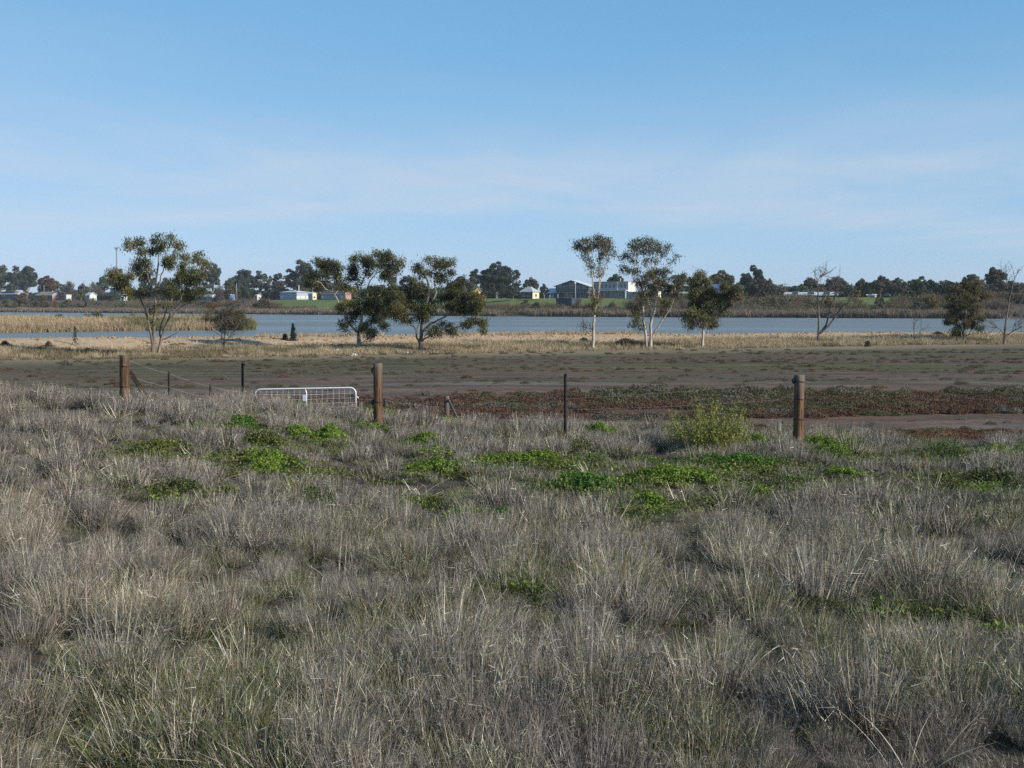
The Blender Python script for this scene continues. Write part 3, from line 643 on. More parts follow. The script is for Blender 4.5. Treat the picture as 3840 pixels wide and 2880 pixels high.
x, y = box_pts(9500, -60, 70, 64, 128); nA = fbm(x * 0.045, y * 0.16, 43, 5); nD = fbm(x * 0.10, y * 0.75, 67, 4)
put(x, y, (nA > 0.53) & (y - 0.12 * x > 76) & (y - 0.12 * x < 110) & (R.uniform(0, 1, len(x)) < 0.35), [0, 1, 2, 7], 0.15, 0.6)
put(x, y, (nD > 0.63) & (R.uniform(0, 1, len(x)) < 0.8), [3, 4, 1, 7, 8], 0.15, 0.75)
put(x, y, (R.uniform(0, 1, len(x)) < 0.03), [1, 3, 8], 0.3, 0.9)
x, y = box_pts(1500, -12, 30, 42, 64); put(x, y, R.uniform(0, 1, len(x)) < 0.05, [3, 8], 0.3, 0.7)
x = np.concatenate(X); y = np.concatenate(Y); I = np.concatenate(I); S = np.concatenate(S)
scatter('samphire', 'low red brown and green samphire cushions on the salt flat', 'ground cover', V_SAM, *place(x, y, 1, 1, 0.1, idx=I, sz=S))

# ------------------------------------------------------------------ dry grass under the gums, reeds
RT = (0.345, 0.270, 0.172); RG = (0.25, 0.205, 0.135); RO = (0.15, 0.135, 0.070); RP = (0.43, 0.345, 0.225); RD = (0.13, 0.10, 0.07); RR = (0.30, 0.19, 0.11)
RT2 = (0.40, 0.33, 0.215)
V_BAND = [(*tuft(60, 0.70, 0.28, 0.20, 0.020, [RT2, RT, RP, RO], [4, 3, 2, 1], 0.25, 0.3, segs=2), g) for i in range(4)]
V_BAND += [(*tuft(60, 0.62, 0.28, 0.24, 0.022, [RO, RG, RD], [3, 3, 2], 0.25, 0.3, segs=2), g) for i in range(3)]
n = 36000; x = R.uniform(-75, 90, n); s = R.uniform(-36, -6.5, n); y = bank_y(x) + s
pxx = np.abs(x) / y < 0.45
dn = fbm(x * 0.09, y * 0.09, 121, 4); edge = -34 + 7 * fbm(x * 0.06, x * 0, 123, 3)
topl = -11.8 + 3.5 * sst(-18, -40, x) - 4.0 * fbm(x * 0.08, x * 0, 125, 3)
dens = sst(0.26, 0.48, dn) * sst(0, 6, s - edge)
kp = pxx & (R.uniform(0, 1, n) < 0.25 + 0.75 * dens) & (s > edge) & (s < topl)
x, y, s, dn = x[kp], y[kp], s[kp], dn[kp]
sz = (0.40 + 0.70 * sst(0, 14, s + 32)) * R.uniform(0.7, 1.25, len(x)) * (0.8 + 0.4 * dn) * np.interp(x, [-50, 0, 50], [0.85, 0.95, 1.1])
ii = np.where(fbm(x * 0.16, y * 0.16, 127, 3) > 0.62, R.integers(4, 7, len(x)), R.integers(0, 4, len(x)))
scatter('bank_grass', 'tall straw coloured grass along the foot of the sand bank', 'grass', V_BAND, *place(x, y, 1, 1, 0.08, idx=ii, sz=sz))
# clods and tufts on the sand itself
V_CLOD = []
for i in range(3):
    k = 60; P = unit(R.normal(0, 1, (k, 3))); 
    bm = bmesh.new(); bmesh.ops.create_icosphere(bm, subdivisions=1, radius=0.16)
    V = np.array([v.co[:] for v in bm.verts]); V = V * R.uniform(0.6, 1.3, (len(V), 1)) * np.array([1.2, 1.0, 0.6]); Qt = np.array([[v.index for v in f.verts] for f in bm.faces]); bm.free()
    V_CLOD.append((V, Qt, np.tile(np.array([[0.40, 0.28, 0.17]]), (len(V), 1)), M['leaf']))
n = 5200; x = R.uniform(-72, 85, n); s = R.uniform(-11, 2.0, n); y = bank_y(x) + s; kp = (np.abs(x) / y < 0.43) & (fbm(x * 0.2, y * 0.3, 131, 3) > 0.42)
sz = R.uniform(0.3, 1.0, n) ** 2 * 1.2
scatter('sand_clods', 'lumps of pale sandy earth strewn over the sand bank', 'earth', V_CLOD, *place(x[kp], y[kp], 1, 1, 0.3, nv=3, sz=sz[kp]))
V_TOP = [(*tuft(30, 0.45, 0.22, 0.3, 0.02, [RT, RP, RR], [3, 3, 1], 0.3, 0.4, segs=2), g) for i in range(3)]
n = 2600; x = R.uniform(-72, 85, n); s = R.uniform(-1.0, 4.5, n); y = bank_y(x) + s
kp = (np.abs(x) / y < 0.43) & (fbm(x * 0.10, x * 0, 133, 3) > 0.50 - 0.12 * sst(-5, -45, x)) & (x < 22)
scatter('sand_bank_tufts', 'short dry tufts fringing the top of the sand bank', 'grass', V_TOP, *place(x[kp], y[kp], 0.6, 1.3, 0.15, nv=3))
# reed bed on the left and reeds on the far shore
V_REED = [(*tuft(34, 2.2, 0.5, 0.14, 0.065, [RT, RP, RR, RG], [4, 3, 2, 2], 0.22, 0.25, segs=2), g) for i in range(4)]
V_REED += [(*tuft(34, 2.0, 0.5, 0.14, 0.065, [RO, (0.12, 0.15, 0.06), RG], [3, 2, 2], 0.22, 0.2, segs=2), g) for i in range(3)]
n = 26000; y = R.uniform(228, 330, n); px = R.uniform(-500, 950, n); x = (px - 1920) / F * y
isl = island(x, y); kp = isl > 0.05; x, y, px = x[kp], y[kp], px[kp]
fr = sst(0, 12, y - np.interp(px, [-800, 0, 440, 740, 946], [225, 232, 247, 255, 258]))
ii = np.where((fbm(x * 0.09, y * 0.09, 141, 3) + 0.10 * sst(250, 265, y) > 0.60), R.integers(4, 7, len(x)), R.integers(0, 4, len(x)))
sz = R.uniform(0.75, 1.15, len(x)) * (0.72 + 0.30 * fr + 0.3 * (fbm(x * 0.07, y * 0.07, 143, 3) - 0.5))
P, Ro, Sc, I_ = place(x, y, 1, 1, 0.05, idx=ii, sz=sz); Ro[:, 0] += 0.0; Ro[:, 1] += 0.0
scatter('reed_bed', 'dense tan reed bed standing in the lake on the left', 'reeds', V_REED, P, Ro, Sc, I_)
FG = (0.195, 0.160, 0.120); FB = (0.110, 0.085, 0.065); FT = (0.27, 0.21, 0.145)
V_FREED = [(*tuft(30, 2.6, 1.1, 0.16, 0.16, [FG, FB, FT], [4, 3, 2], 0.2, 0.2, segs=2), g) for i in range(4)]
n = 21000; px = R.uniform(-1300, 4900, n); tt = R.uniform(-2.5, 12, n)
xs_ = np.linspace(-1100, 420, 3000); ysl = np.interp(xs_, SH_X, SH_Y); order = np.argsort((xs_ / ysl)); ratio = (xs_ / ysl)[order]
x = np.interp((px - 1920) / F, ratio, xs_[order]); y = np.interp(x, SH_X, SH_Y) + tt / 0.75
sz = R.uniform(0.6, 1.15, n) * (0.75 + 0.5 * (fbm(x * 0.05, y * 0.05, 151, 3))) * (1 - 0.35 * sst(120, 200, x) * 0)
kp = fbm(x * 0.06, y * 0.06, 153, 2) > 0.30
scatter('shore_reeds', 'grey brown reeds lining the far edge of the lake', 'reeds', V_FREED, *place(x[kp], y[kp], 1, 1, 0.06, nv=4, sz=sz[kp]))
# leafless brown scrub behind the reeds
def scrubby(n, w, h, pal, prob, ln=0.9, wd=0.10):
    k = 9; c = np.stack([R.normal(0, w * 0.45, k), R.normal(0, w * 0.45, k), R.uniform(0.25, 0.8, k) * h], 1)
    j = R.integers(0, k, n); P = c[j] + R.normal(0, 1, (n, 3)) * np.array([w * 0.26, w * 0.26, h * 0.17]); P[:, 2] = np.abs(P[:, 2])
    return leaves(P, ln, wd, pick(pal, prob, n), -0.35)
SC1 = (0.150, 0.112, 0.082); SC2 = (0.190, 0.130, 0.062); SC3 = (0.115, 0.105, 0.062); SC4 = (0.185, 0.160, 0.130)
V_SCR = [(*scrubby(420, 2.6, 3.2, [SC1, SC4, SC3], [4, 3, 1]), M['leaf']) for i in range(3)] + [(*scrubby(420, 2.6, 3.0, [SC2, SC3, SC1], [3, 2, 2]), M['leaf']) for i in range(2)] + [(*scrubby(420, 2.4, 2.8, [(0.125, 0.125, 0.062), SC3, (0.10, 0.11, 0.06)], [3, 2, 2], 0.6, 0.22), M['leaf']) for i in range(2)]
n = 7200; px = R.uniform(-1300, 4900, n); tt = R.uniform(5, 62, n)
x = np.interp((px - 1920) / F, ratio, xs_[order]); y = np.interp(x, SH_X, SH_Y) + tt / 0.75
lim = np.interp(px, [0, 900, 1000, 1500, 1700, 1880, 1960, 2150, 2300, 2390, 2450, 2900, 3150, 3220, 3500, 3560, 3840], [54, 52, 30, 28, 38, 36, 32, 32, 28, 30, 56, 60, 56, 40, 40, 54, 58])
kp = (tt < lim) & (fbm(x * 0.03, y * 0.03, 161, 3) > 0.36)
sz = R.uniform(0.55, 1.2, n) * np.interp(px, [0, 900, 1100, 2300, 2600, 3200, 3840], [0.78, 0.92, 0.85, 0.85, 1.05, 0.88, 0.95]) * (0.66 + 0.55 * sst(8, 40, tt))
scatter('shore_scrub', 'tangled brown leafless scrub behind the far reeds', 'scrub', V_SCR, *place(x[kp], y[kp], 1, 1, 0.05, idx=np.where(fbm(x * 0.035, y * 0.035, 163, 3) > 0.55, R.integers(3, 7, n), R.integers(0, 4, n))[kp], sz=(sz * (0.55 + 0.9 * fbm(x * 0.06, y * 0.06, 165, 3)))[kp]))

# ------------------------------------------------------------------ trees of the lake bank
def smooth_path(P, sub=4):
    P = [Vector(p) for p in P]; out = []
    for i in range(len(P) - 1):
        p0 = P[max(i - 1, 0)]; p1 = P[i]; p2 = P[i + 1]; p3 = P[min(i + 2, len(P) - 1)]
        for k in range(sub):
            t = k / sub
            out.append(0.5 * ((2 * p1) + (p2 - p0) * t + (2 * p0 - 5 * p1 + 4 * p2 - p3) * t * t + (3 * p1 - p0 - 3 * p2 + p3) * t ** 3))
    out.append(P[-1]); return out
def bough(mb, P, r0, r1, k=7, jit=0.0):
    P = smooth_path(P); n = len(P)
    if jit: P = [P[0]] + [p + Vector(R.normal(0, jit, 3)) for p in P[1:]]
    mb.tube(P, [r0 + (r1 - r0) * (i / (n - 1)) ** 0.8 for i in range(n)], k)
    return P
def limb_tree(name, label, k, base, limbs, blobs, bark, cols, leaf=(0.24, 0.064), dens=1.0, bare_twigs=0, group=None, cat='tree', sparse=0.0, flare=1.0, bark2=None):
    bp = crop(k, *base); B = G(bp[0], bp[1], 60, 200); D = B.y; s = D / F / 2.3042
    root = empty(name, B, 0, label, cat, group)
    known = []           # (cx, cy, depth, local point)
    ends = []
    for li, (r0, r1, pts, dep) in enumerate(limbs):
        d0 = 0.0
        if li and known:
            q = min(known, key=lambda a: (a[0] - pts[0][0]) ** 2 + (a[1] - pts[0][1]) ** 2)
            if (q[0] - pts[0][0]) ** 2 + (q[1] - pts[0][1]) ** 2 < 3600: d0 = q[2]
        P = []
        for i, (cx_, cy_) in enumerate(pts):
            t = i / max(1, len(pts) - 1); dd = d0 + (dep - d0) * t
            w = W(*crop(k, cx_, cy_), D) - B
            P.append(Vector((w.x * (1 + dd / D), dd, w.z + (dd / D) * (w.z + B.z - CAMZ))))
        if abs(pts[0][1] - base[1]) < 45 and li < 3: P[0].z = -0.25
        mb = MB(); PP = bough(mb, P, r0, r1, 9 if r0 > 0.1 else 6, 0.012 if r0 > 0.1 else 0.02)
        if li == 0 and flare > 1: pass
        mb.build('trunk' if li == 0 else 'limb', bark, root, smooth=True)
        n = len(PP)
        for i, p in enumerate(PP):
            t = i / (n - 1) * (len(pts) - 1); a = min(int(t), len(pts) - 2); ft = t - a
            known.append((pts[a][0] * (1 - ft) + pts[a + 1][0] * ft, pts[a][1] * (1 - ft) + pts[a + 1][1] * ft, p.y, p, r0 + (r1 - r0) * i / (n - 1)))
        ends.append(PP)
    tw = MB(); parts = []
    for (cx_, cy_, rx, ry) in blobs:
        rx *= 1.22; ry *= 1.22
        q = min((a for a in known), key=lambda a: (a[0] - cx_) ** 2 + (a[1] - cy_ - 25) ** 2 + (0 if a[1] > cy_ - 20 else 4000))
        rad = (rx + ry) * 0.5 * s
        dep = q[2] + R.normal(0, 0.7 * rad + 0.25)
        w = W(*crop(k, cx_, cy_), D) - B
        c = Vector((w.x * (1 + dep / D), dep, w.z + (dep / D) * (w.z + B.z - CAMZ)))
        mid = q[3].lerp(c, 0.5) + Vector((0, 0, 0.12 * (c - q[3]).length))
        if (c - q[3]).length > 0.3: bough(tw, [q[3], mid, c], min(0.035, q[4]), 0.012, 4)
        ns = max(6, int(rx * ry * s * s * 9))
        u = unit(R.normal(0, 1, (ns, 3))) * (R.uniform(0.15, 1, (ns, 1)) ** 0.45)
        sc_ = np.array([rx * s, rad * 0.85, ry * s])
        subc = np.array(c)[None, :] + u * sc_ * 0.92
        for q2 in subc[:5]: tw.tube([c, Vector(q2)], [0.013, 0.006], 3, False)
        nl = int(rx * ry * s * s * 1350 * dens); j = R.integers(0, ns, nl)
        P = subc[j] + R.normal(0, 1, (nl, 3)) * np.array([0.21, 0.21, 0.17]) * (1 + sparse)
        bc = np.array(cols)[R.integers(0, len(cols))] * R.uniform(0.85, 1.18)
        cl = np.clip(bc[None, :] * R.uniform(0.7, 1.3, (ns, 1))[j] * R.uniform(0.75, 1.25, (nl, 1)), 0, 1)
        parts.append(leaves(P, leaf[0], leaf[1], cl, 0.6, None, 0, unit(P - np.array(c)[None]), 0.5))
    if bare_twigs:
        for PP in ends:
            n = len(PP)
            for t_ in range(bare_twigs):
                i = int(R.uniform(0.35, 1.0) * (n - 2)); p = PP[i]; tg = (PP[i + 1] - p).normalized()
                d = (tg * 0.8 + Vector(R.normal(0, 0.6, 3)) + Vector((0, 0, 0.35))).normalized(); L = R.uniform(0.5, 1.7)
                e = p + d * L; m_ = p.lerp(e, 0.5) + Vector(R.normal(0, 0.08, 3))
                bough(tw, [p, m_, e], 0.024, 0.010, 4)
                for k2 in range(3):
                    f = R.uniform(0.4, 1.0); p2 = p.lerp(e, f); d2 = (d * 0.7 + Vector(R.normal(0, 0.6, 3))).normalized()
                    tw.tube([p2, p2 + d2 * R.uniform(0.3, 0.8)], [0.014, 0.007], 3, False)
    if tw.v: tag(tw.build('twigs', bark2 or bark, root), kind='stuff')
    if parts: ob('crown', mk_mesh('crown', *join(parts), M['leaf']), root)
    return root
EU1 = [(0.118, 0.122, 0.052), (0.088, 0.098, 0.048), (0.145, 0.135, 0.056), (0.074, 0.084, 0.048)]
EU2 = [(0.112, 0.115, 0.060), (0.130, 0.120, 0.064), (0.090, 0.096, 0.054), (0.140, 0.115, 0.074)]
EUR = [(0.085, 0.082, 0.042), (0.110, 0.080, 0.055), (0.064, 0.070, 0.036)]
GRYL = [(0.105, 0.098, 0.068), (0.080, 0.078, 0.052)]

limb_tree('gum_tree', 'large many-stemmed gum tree on the left, directly beyond the leftmost timber post', 0, (1335, 1142), [
    (0.17, 0.035, [(1328, 1142), (1330, 1000), (1330, 850), (1340, 700), (1335, 600), (1350, 450), (1365, 300), (1345, 180)], 0.2),
    (0.12, 0.03, [(1325, 1135), (1318, 1030), (1298, 900), (1270, 760), (1235, 670), (1195, 630), (1130, 550), (1040, 500)], -0.8),
    (0.14, 0.03, [(1362, 1142), (1395, 1000), (1440, 880), (1520, 770), (1600, 700), (1700, 660)], -0.5),
    (0.08, 0.02, [(1338, 660), (1365, 520), (1400, 380), (1410, 280), (1450, 160)], 0.9),
    (0.07, 0.02, [(1338, 650), (1290, 480), (1270, 350), (1230, 240), (1170, 200)], -0.9),
    (0.08, 0.02, [(1440, 880), (1480, 760), (1540, 690), (1570, 600), (1620, 480), (1660, 330)], 0.8),
    (0.08, 0.02, [(1390, 1000), (1380, 900), (1420, 760), (1460, 670), (1490, 540), (1540, 400)], 1.4),
    (0.045, 0.015, [(1400, 1000), (1480, 972), (1530, 950), (1565, 930)], -0.8),
    (0.035, 0.012, [(1300, 1142), (1262, 1100), (1250, 1040), (1248, 960)], -0.6)],
    [(1160, 200, 50, 50), (1230, 190, 65, 60), (1345, 140, 55, 45), (1460, 130, 45, 40), (1500, 190, 45, 50), (1280, 240, 75, 40), (1400, 200, 65, 45),
     (1200, 330, 55, 45), (1270, 420, 50, 55), (1165, 400, 55, 45), (1010, 440, 60, 45), (1060, 520, 85, 50), (1150, 500, 85, 65), (1190, 580, 75, 55),
     (1120, 620, 65, 38), (1470, 290, 55, 45), (1450, 350, 65, 45), (1560, 300, 55, 45), (1660, 290, 75, 42), (1720, 340, 45, 55), (1650, 400, 75, 55),
     (1730, 420, 38, 55), (1560, 430, 70, 50), (1500, 480, 75, 55), (1600, 500, 85, 65), (1500, 560, 85, 55), (1640, 560, 85, 55), (1700, 500, 55, 55),
     (1480, 630, 75, 45), (1580, 640, 85, 45), (1690, 630, 45, 38), (1790, 570, 42, 32), (1400, 330, 40, 35), (1340, 740, 35, 35), (1320, 850, 25, 35), (1420, 700, 45, 28), (1290, 330, 40, 35), (1240, 450, 40, 40)],
    M['gumgrey'], EU1, dens=1.15)
limb_tree('small_gum_tree', 'small sparse grey gum to the right of the big many-stemmed gum', 0, (1935, 1116), [
    (0.075, 0.02, [(1935, 1116), (1930, 1050), (1915, 950), (1900, 870), (1890, 800)], 0),
    (0.05, 0.015, [(1937, 1065), (1965, 1000), (2030, 930), (2055, 870)], -0.5),
    (0.05, 0.015, [(1930, 1040), (1945, 930), (1958, 840), (1980, 740), (1990, 640)], 0.5)],
    [(1960, 820, 100, 70), (1900, 800, 50, 50), (2030, 850, 55, 55), (1980, 740, 55, 45), (1990, 670, 22, 60), (1940, 880, 70, 40)], M['dead'], GRYL, dens=0.38, bare_twigs=14, sparse=0.6)
limb_tree('gum_tree', 'leaning white-trunked gum left of the middle with a long bare left limb', 1, (890, 1096), [
    (0.21, 0.06, [(890, 1096), (888, 1010), (890, 940), (905, 860), (920, 760), (945, 715), (990, 680), (1040, 640), (1090, 590)], 0.2),
    (0.10, 0.03, [(886, 945), (820, 880), (770, 800), (735, 720), (705, 650), (675, 590), (660, 520), (640, 440)], -0.9),
    (0.08, 0.02, [(916, 790), (925, 730), (900, 640), (905, 540), (930, 460), (950, 340)], 0.8),
    (0.08, 0.02, [(925, 755), (960, 640), (978, 510), (1030, 440), (1080, 360), (1160, 310)], -0.7),
    (0.045, 0.015, [(903, 1035), (950, 1002), (985, 980), (1010, 950)], -0.7),
    (0.05, 0.015, [(675, 590), (610, 560), (560, 500), (500, 490)], -1.4)],
    [(540, 350, 45, 38), (590, 370, 65, 48), (660, 370, 65, 48), (710, 400, 45, 58), (640, 440, 75, 55), (540, 440, 55, 45), (480, 480, 45, 45), (530, 520, 55, 45),
     (700, 470, 38, 45), (470, 520, 36, 36), (650, 335, 55, 28), (780, 540, 26, 26), (850, 330, 48, 48), (920, 280, 58, 40), (950, 340, 66, 65), (1060, 250, 48, 35), (1060, 320, 66, 58),
     (1150, 290, 48, 48), (1200, 320, 55, 48), (1270, 330, 28, 38), (1170, 380, 65, 45), (1240, 410, 36, 28), (860, 400, 65, 48), (970, 410, 55, 38), (820, 420, 45, 38), (800, 470, 32, 32),
     (1100, 430, 48, 38), (1130, 470, 50, 36), (870, 490, 36, 45), (822, 575, 22, 48), (1050, 560, 75, 55), (1000, 600, 85, 55), (1060, 640, 75, 55), (960, 660, 65, 55), (1000, 720, 75, 55),
     (1090, 700, 55, 55), (850, 720, 65, 55), (790, 690, 55, 55), (720, 720, 46, 48), (870, 790, 55, 38), (790, 850, 55, 38), (1050, 790, 65, 55), (1000, 850, 75, 55), (1080, 860, 45, 45),
     (960, 920, 55, 45), (1030, 930, 55, 36), (1000, 975, 36, 18), (760, 870, 32, 32), (780, 925, 22, 13), (1110, 890, 26, 26), (740, 560, 30, 30)],
    M['gum'], EU1, dens=1.2)
limb_tree('gum_tree', 'wide spreading gum in the middle with a low limb reaching far right', 1, (1425, 1112), [
    (0.20, 0.08, [(1425, 1112), (1422, 1030), (1430, 960), (1435, 860), (1442, 780), (1470, 700), (1490, 600), (1485, 500), (1450, 440)], 0.1),
    (0.10, 0.03, [(1421, 1025), (1392, 985), (1385, 910), (1355, 880), (1328, 845), (1290, 790), (1230, 740), (1150, 690)], -0.9),
    (0.06, 0.02, [(1386, 925), (1410, 840), (1392, 760), (1360, 720), (1300, 690)], 0.8),
    (0.09, 0.03, [(1476, 705), (1530, 660), (1555, 590), (1540, 530), (1565, 470), (1600, 380), (1640, 340)], 0.7),
    (0.11, 0.03, [(1432, 935), (1500, 870), (1580, 830), (1640, 800), (1690, 765), (1760, 690), (1820, 640)], -0.8),
    (0.09, 0.02, [(1428, 1010), (1480, 980), (1550, 950), (1640, 910), (1760, 890), (1830, 880), (1930, 860)], -1.4)],
    [(1370, 400, 38, 38), (1400, 360, 36, 28), (1440, 420, 45, 38), (1500, 320, 38, 34), (1550, 350, 56, 46), (1620, 340, 46, 38), (1660, 340, 42, 48), (1660, 410, 45, 36), (1600, 430, 46, 36),
     (1520, 420, 55, 36), (1560, 490, 36, 30), (1630, 480, 34, 30), (1380, 520, 85, 46), (1430, 560, 75, 46), (1340, 600, 85, 56), (1440, 640, 75, 56), (1200, 570, 55, 46), (1150, 620, 65, 46),
     (1120, 680, 75, 46), (1220, 660, 65, 56), (1300, 680, 85, 56), (1190, 730, 75, 36), (1140, 760, 46, 36), (1260, 780, 65, 46), (1400, 730, 85, 56), (1480, 760, 75, 56), (1310, 830, 55, 36),
     (1220, 810, 36, 28), (1430, 820, 65, 36), (1520, 740, 50, 46), (1680, 600, 85, 46), (1760, 560, 85, 56), (1800, 500, 38, 38), (1640, 660, 55, 46), (1750, 650, 95, 56), (1850, 640, 75, 56),
     (1880, 590, 46, 46), (1960, 650, 42, 48), (1920, 700, 55, 46), (1830, 720, 85, 46), (1740, 730, 75, 46), (1660, 720, 46, 36), (1900, 770, 55, 46), (1960, 850, 46, 46), (1900, 850, 65, 36),
     (1830, 870, 55, 36), (1970, 910, 28, 38), (1560, 900, 50, 34), (1640, 890, 50, 44), (1500, 940, 36, 26), (1690, 930, 44, 34), (1540, 960, 50, 20)],
    M['gumgrey'], EU1, dens=1.2)
limb_tree('tall_gum_tree', 'tall thin gum with a single white trunk and small high crown', 2, (700, 1088), [
    (0.15, 0.03, [(700, 1088), (703, 960), (708, 840), (716, 760), (735, 680), (750, 580), (756, 500), (760, 400), (757, 300), (740, 190)], 0.3),
    (0.07, 0.02, [(716, 755), (715, 660), (700, 540), (690, 430), (678, 340), (645, 270), (620, 210), (570, 180)], -0.6),
    (0.06, 0.015, [(751, 590), (770, 480), (810, 390), (835, 300), (850, 220), (830, 170)], 0.6),
    (0.03, 0.010, [(697, 965), (655, 925), (622, 885)], -0.4),
    (0.025, 0.008, [(705, 975), (755, 948), (790, 935)], 0.4)],
    [(545, 195, 33, 24), (590, 170, 48, 34), (650, 150, 46, 32), (620, 200, 46, 28), (740, 140, 52, 34), (800, 150, 46, 28), (840, 170, 32, 38), (770, 180, 55, 34), (720, 210, 44, 36), (660, 220, 36, 28),
     (630, 270, 36, 28), (660, 310, 26, 26), (770, 240, 46, 36), (760, 310, 32, 28), (830, 230, 32, 32), (835, 310, 22, 22), (880, 270, 28, 18), (680, 370, 28, 32), (770, 380, 32, 28), (765, 430, 22, 28),
     (695, 430, 22, 24), (720, 640, 45, 45), (730, 700, 42, 45), (660, 715, 28, 18), (625, 880, 24, 28), (680, 915, 14, 12), (700, 600, 22, 18), (735, 760, 26, 22)],
    M['gum'], EU2, dens=0.95)
limb_tree('tall_gum_tree', 'tall gum with three pale stems and an open airy crown right of centre', 2, (1190, 1078), [
    (0.16, 0.03, [(1198, 1080), (1200, 960), (1200, 860), (1225, 780), (1240, 680), (1255, 580), (1232, 500), (1200, 400), (1150, 300), (1130, 190)], 0.2),
    (0.14, 0.025, [(1165, 1058), (1150, 930), (1135, 820), (1130, 700), (1122, 560), (1090, 470), (1060, 380), (1060, 230)], -0.6),
    (0.09, 0.02, [(1205, 990), (1240, 920), (1290, 840), (1340, 770), (1375, 700), (1400, 600), (1405, 500), (1440, 450)], -0.8),
    (0.07, 0.02, [(1203, 865), (1195, 760), (1180, 660), (1162, 600), (1140, 500), (1080, 420), (1000, 380), (960, 300)], 0.9),
    (0.05, 0.012, [(1252, 600), (1290, 480), (1330, 360), (1390, 320), (1435, 260)], 0.5),
    (0.05, 0.012, [(1233, 500), (1240, 350), (1252, 240), (1290, 170)], 0.9),
    (0.035, 0.01, [(1148, 930), (1120, 880), (1080, 868), (1020, 885)], -1.0)],
    [(1030, 200, 46, 36), (1080, 180, 46, 36), (1140, 170, 55, 36), (1190, 140, 36, 28), (1200, 200, 46, 36), (1280, 180, 32, 32), (1340, 210, 36, 32), (1260, 240, 46, 28), (1100, 250, 55, 28), (1180, 250, 46, 28),
     (960, 300, 28, 22), (1010, 270, 46, 28), (1060, 330, 36, 28), (1170, 330, 36, 32), (1240, 310, 36, 28), (1310, 270, 36, 22), (1420, 280, 22, 18), (1390, 330, 20, 20), (960, 390, 32, 28), (1000, 400, 36, 28),
     (1060, 410, 46, 36), (1110, 470, 55, 46), (1180, 450, 55, 55), (1250, 430, 55, 46), (1330, 420, 50, 46), (1270, 500, 55, 46), (1200, 520, 55, 46), (1110, 540, 46, 46), (1130, 600, 46, 46), (1340, 510, 55, 36),
     (1400, 490, 46, 36), (1470, 450, 28, 22), (1480, 490, 20, 20), (1400, 560, 55, 46), (1360, 600, 55, 46), (1420, 620, 36, 36), (1330, 670, 50, 36), (1310, 730, 44, 36), (1290, 780, 26, 26), (1060, 730, 52, 38),
     (1060, 780, 55, 28), (1110, 700, 36, 28), (1080, 840, 45, 26), (1020, 880, 28, 26), (1100, 890, 36, 22), (1260, 560, 44, 36), (1190, 590, 44, 36)],
    M['gum'], EU2, dens=0.92)
limb_tree('gum_tree', 'rounded gum with one short white trunk right of the tall three-stemmed gum', 2, (1645, 1072), [
    (0.14, 0.05, [(1645, 1072), (1650, 960), (1656, 890), (1650, 830), (1640, 740), (1630, 640), (1640, 520)], 0.2),
    (0.08, 0.02, [(1660, 900), (1730, 840), (1810, 770), (1870, 700), (1900, 600)], -0.7),
    (0.05, 0.015, [(1643, 992), (1610, 935), (1590, 895), (1550, 850)], -0.6),
    (0.05, 0.015, [(1655, 955), (1720, 915), (1750, 880)], 0.5),
    (0.07, 0.02, [(1655, 870), (1670, 780), (1710, 690), (1760, 600)], 0.9)],
    [(1640, 480, 75, 46), (1700, 480, 46, 46), (1570, 520, 55, 46), (1640, 560, 85, 46), (1870, 560, 75, 46), (1930, 560, 55, 46), (1790, 590, 85, 46), (1700, 620, 85, 46), (1580, 600, 55, 46), (1620, 670, 85, 46),
     (1580, 720, 55, 46), (1560, 770, 55, 36), (1650, 760, 85, 56), (1750, 700, 85, 46), (1850, 650, 85, 46), (1930, 640, 55, 46), (1950, 590, 36, 36), (1720, 790, 65, 46), (1800, 740, 65, 46), (1560, 830, 55, 36),
     (1510, 820, 32, 28), (1600, 860, 55, 36), (1690, 840, 55, 36), (1750, 850, 42, 36), (1550, 880, 28, 28), (1490, 890, 18, 9), (1740, 890, 36, 18), (1640, 430, 35, 20)],
    M['gum'], EU2 + EU1[:1], dens=1.45)
limb_tree('dead_tree', 'bare leafless tree with an upright stem and limbs sweeping right', 3, (430, 1042), [
    (0.14, 0.02, [(430, 1042), (435, 960), (440, 850), (438, 760), (435, 650), (430, 550), (425, 480), (405, 440), (412, 375)], 0.1),
    (0.12, 0.05, [(440, 950), (500, 880), (525, 800), (545, 720), (575, 650), (610, 590)], 0.6),
    (0.12, 0.05, [(445, 945), (520, 880), (570, 810), (620, 740), (690, 680), (765, 635)], -0.7),
    (0.035, 0.01, [(430, 490), (460, 450), (495, 418)], 0.2),
    (0.07, 0.025, [(440, 695), (480, 640), (525, 600)], -0.4),
    (0.07, 0.03, [(575, 805), (610, 750), (680, 690), (745, 600)], 0.3),
    (0.03, 0.008, [(575, 650), (600, 560), (640, 470)], 0.9)], [], M['dead'], EU1, bare_twigs=15)
limb_tree('dead_sapling', 'short bare forked sapling between the bare tree and the dense right gum', 3, (1255, 1002), [
    (0.06, 0.015, [(1255, 1002), (1262, 930), (1265, 850), (1270, 780)], 0),
    (0.035, 0.01, [(1266, 885), (1290, 820), (1296, 770)], 0.3),
    (0.03, 0.01, [(1262, 962), (1310, 930), (1342, 903)], -0.4)], [], M['dead'], EU1, bare_twigs=5)
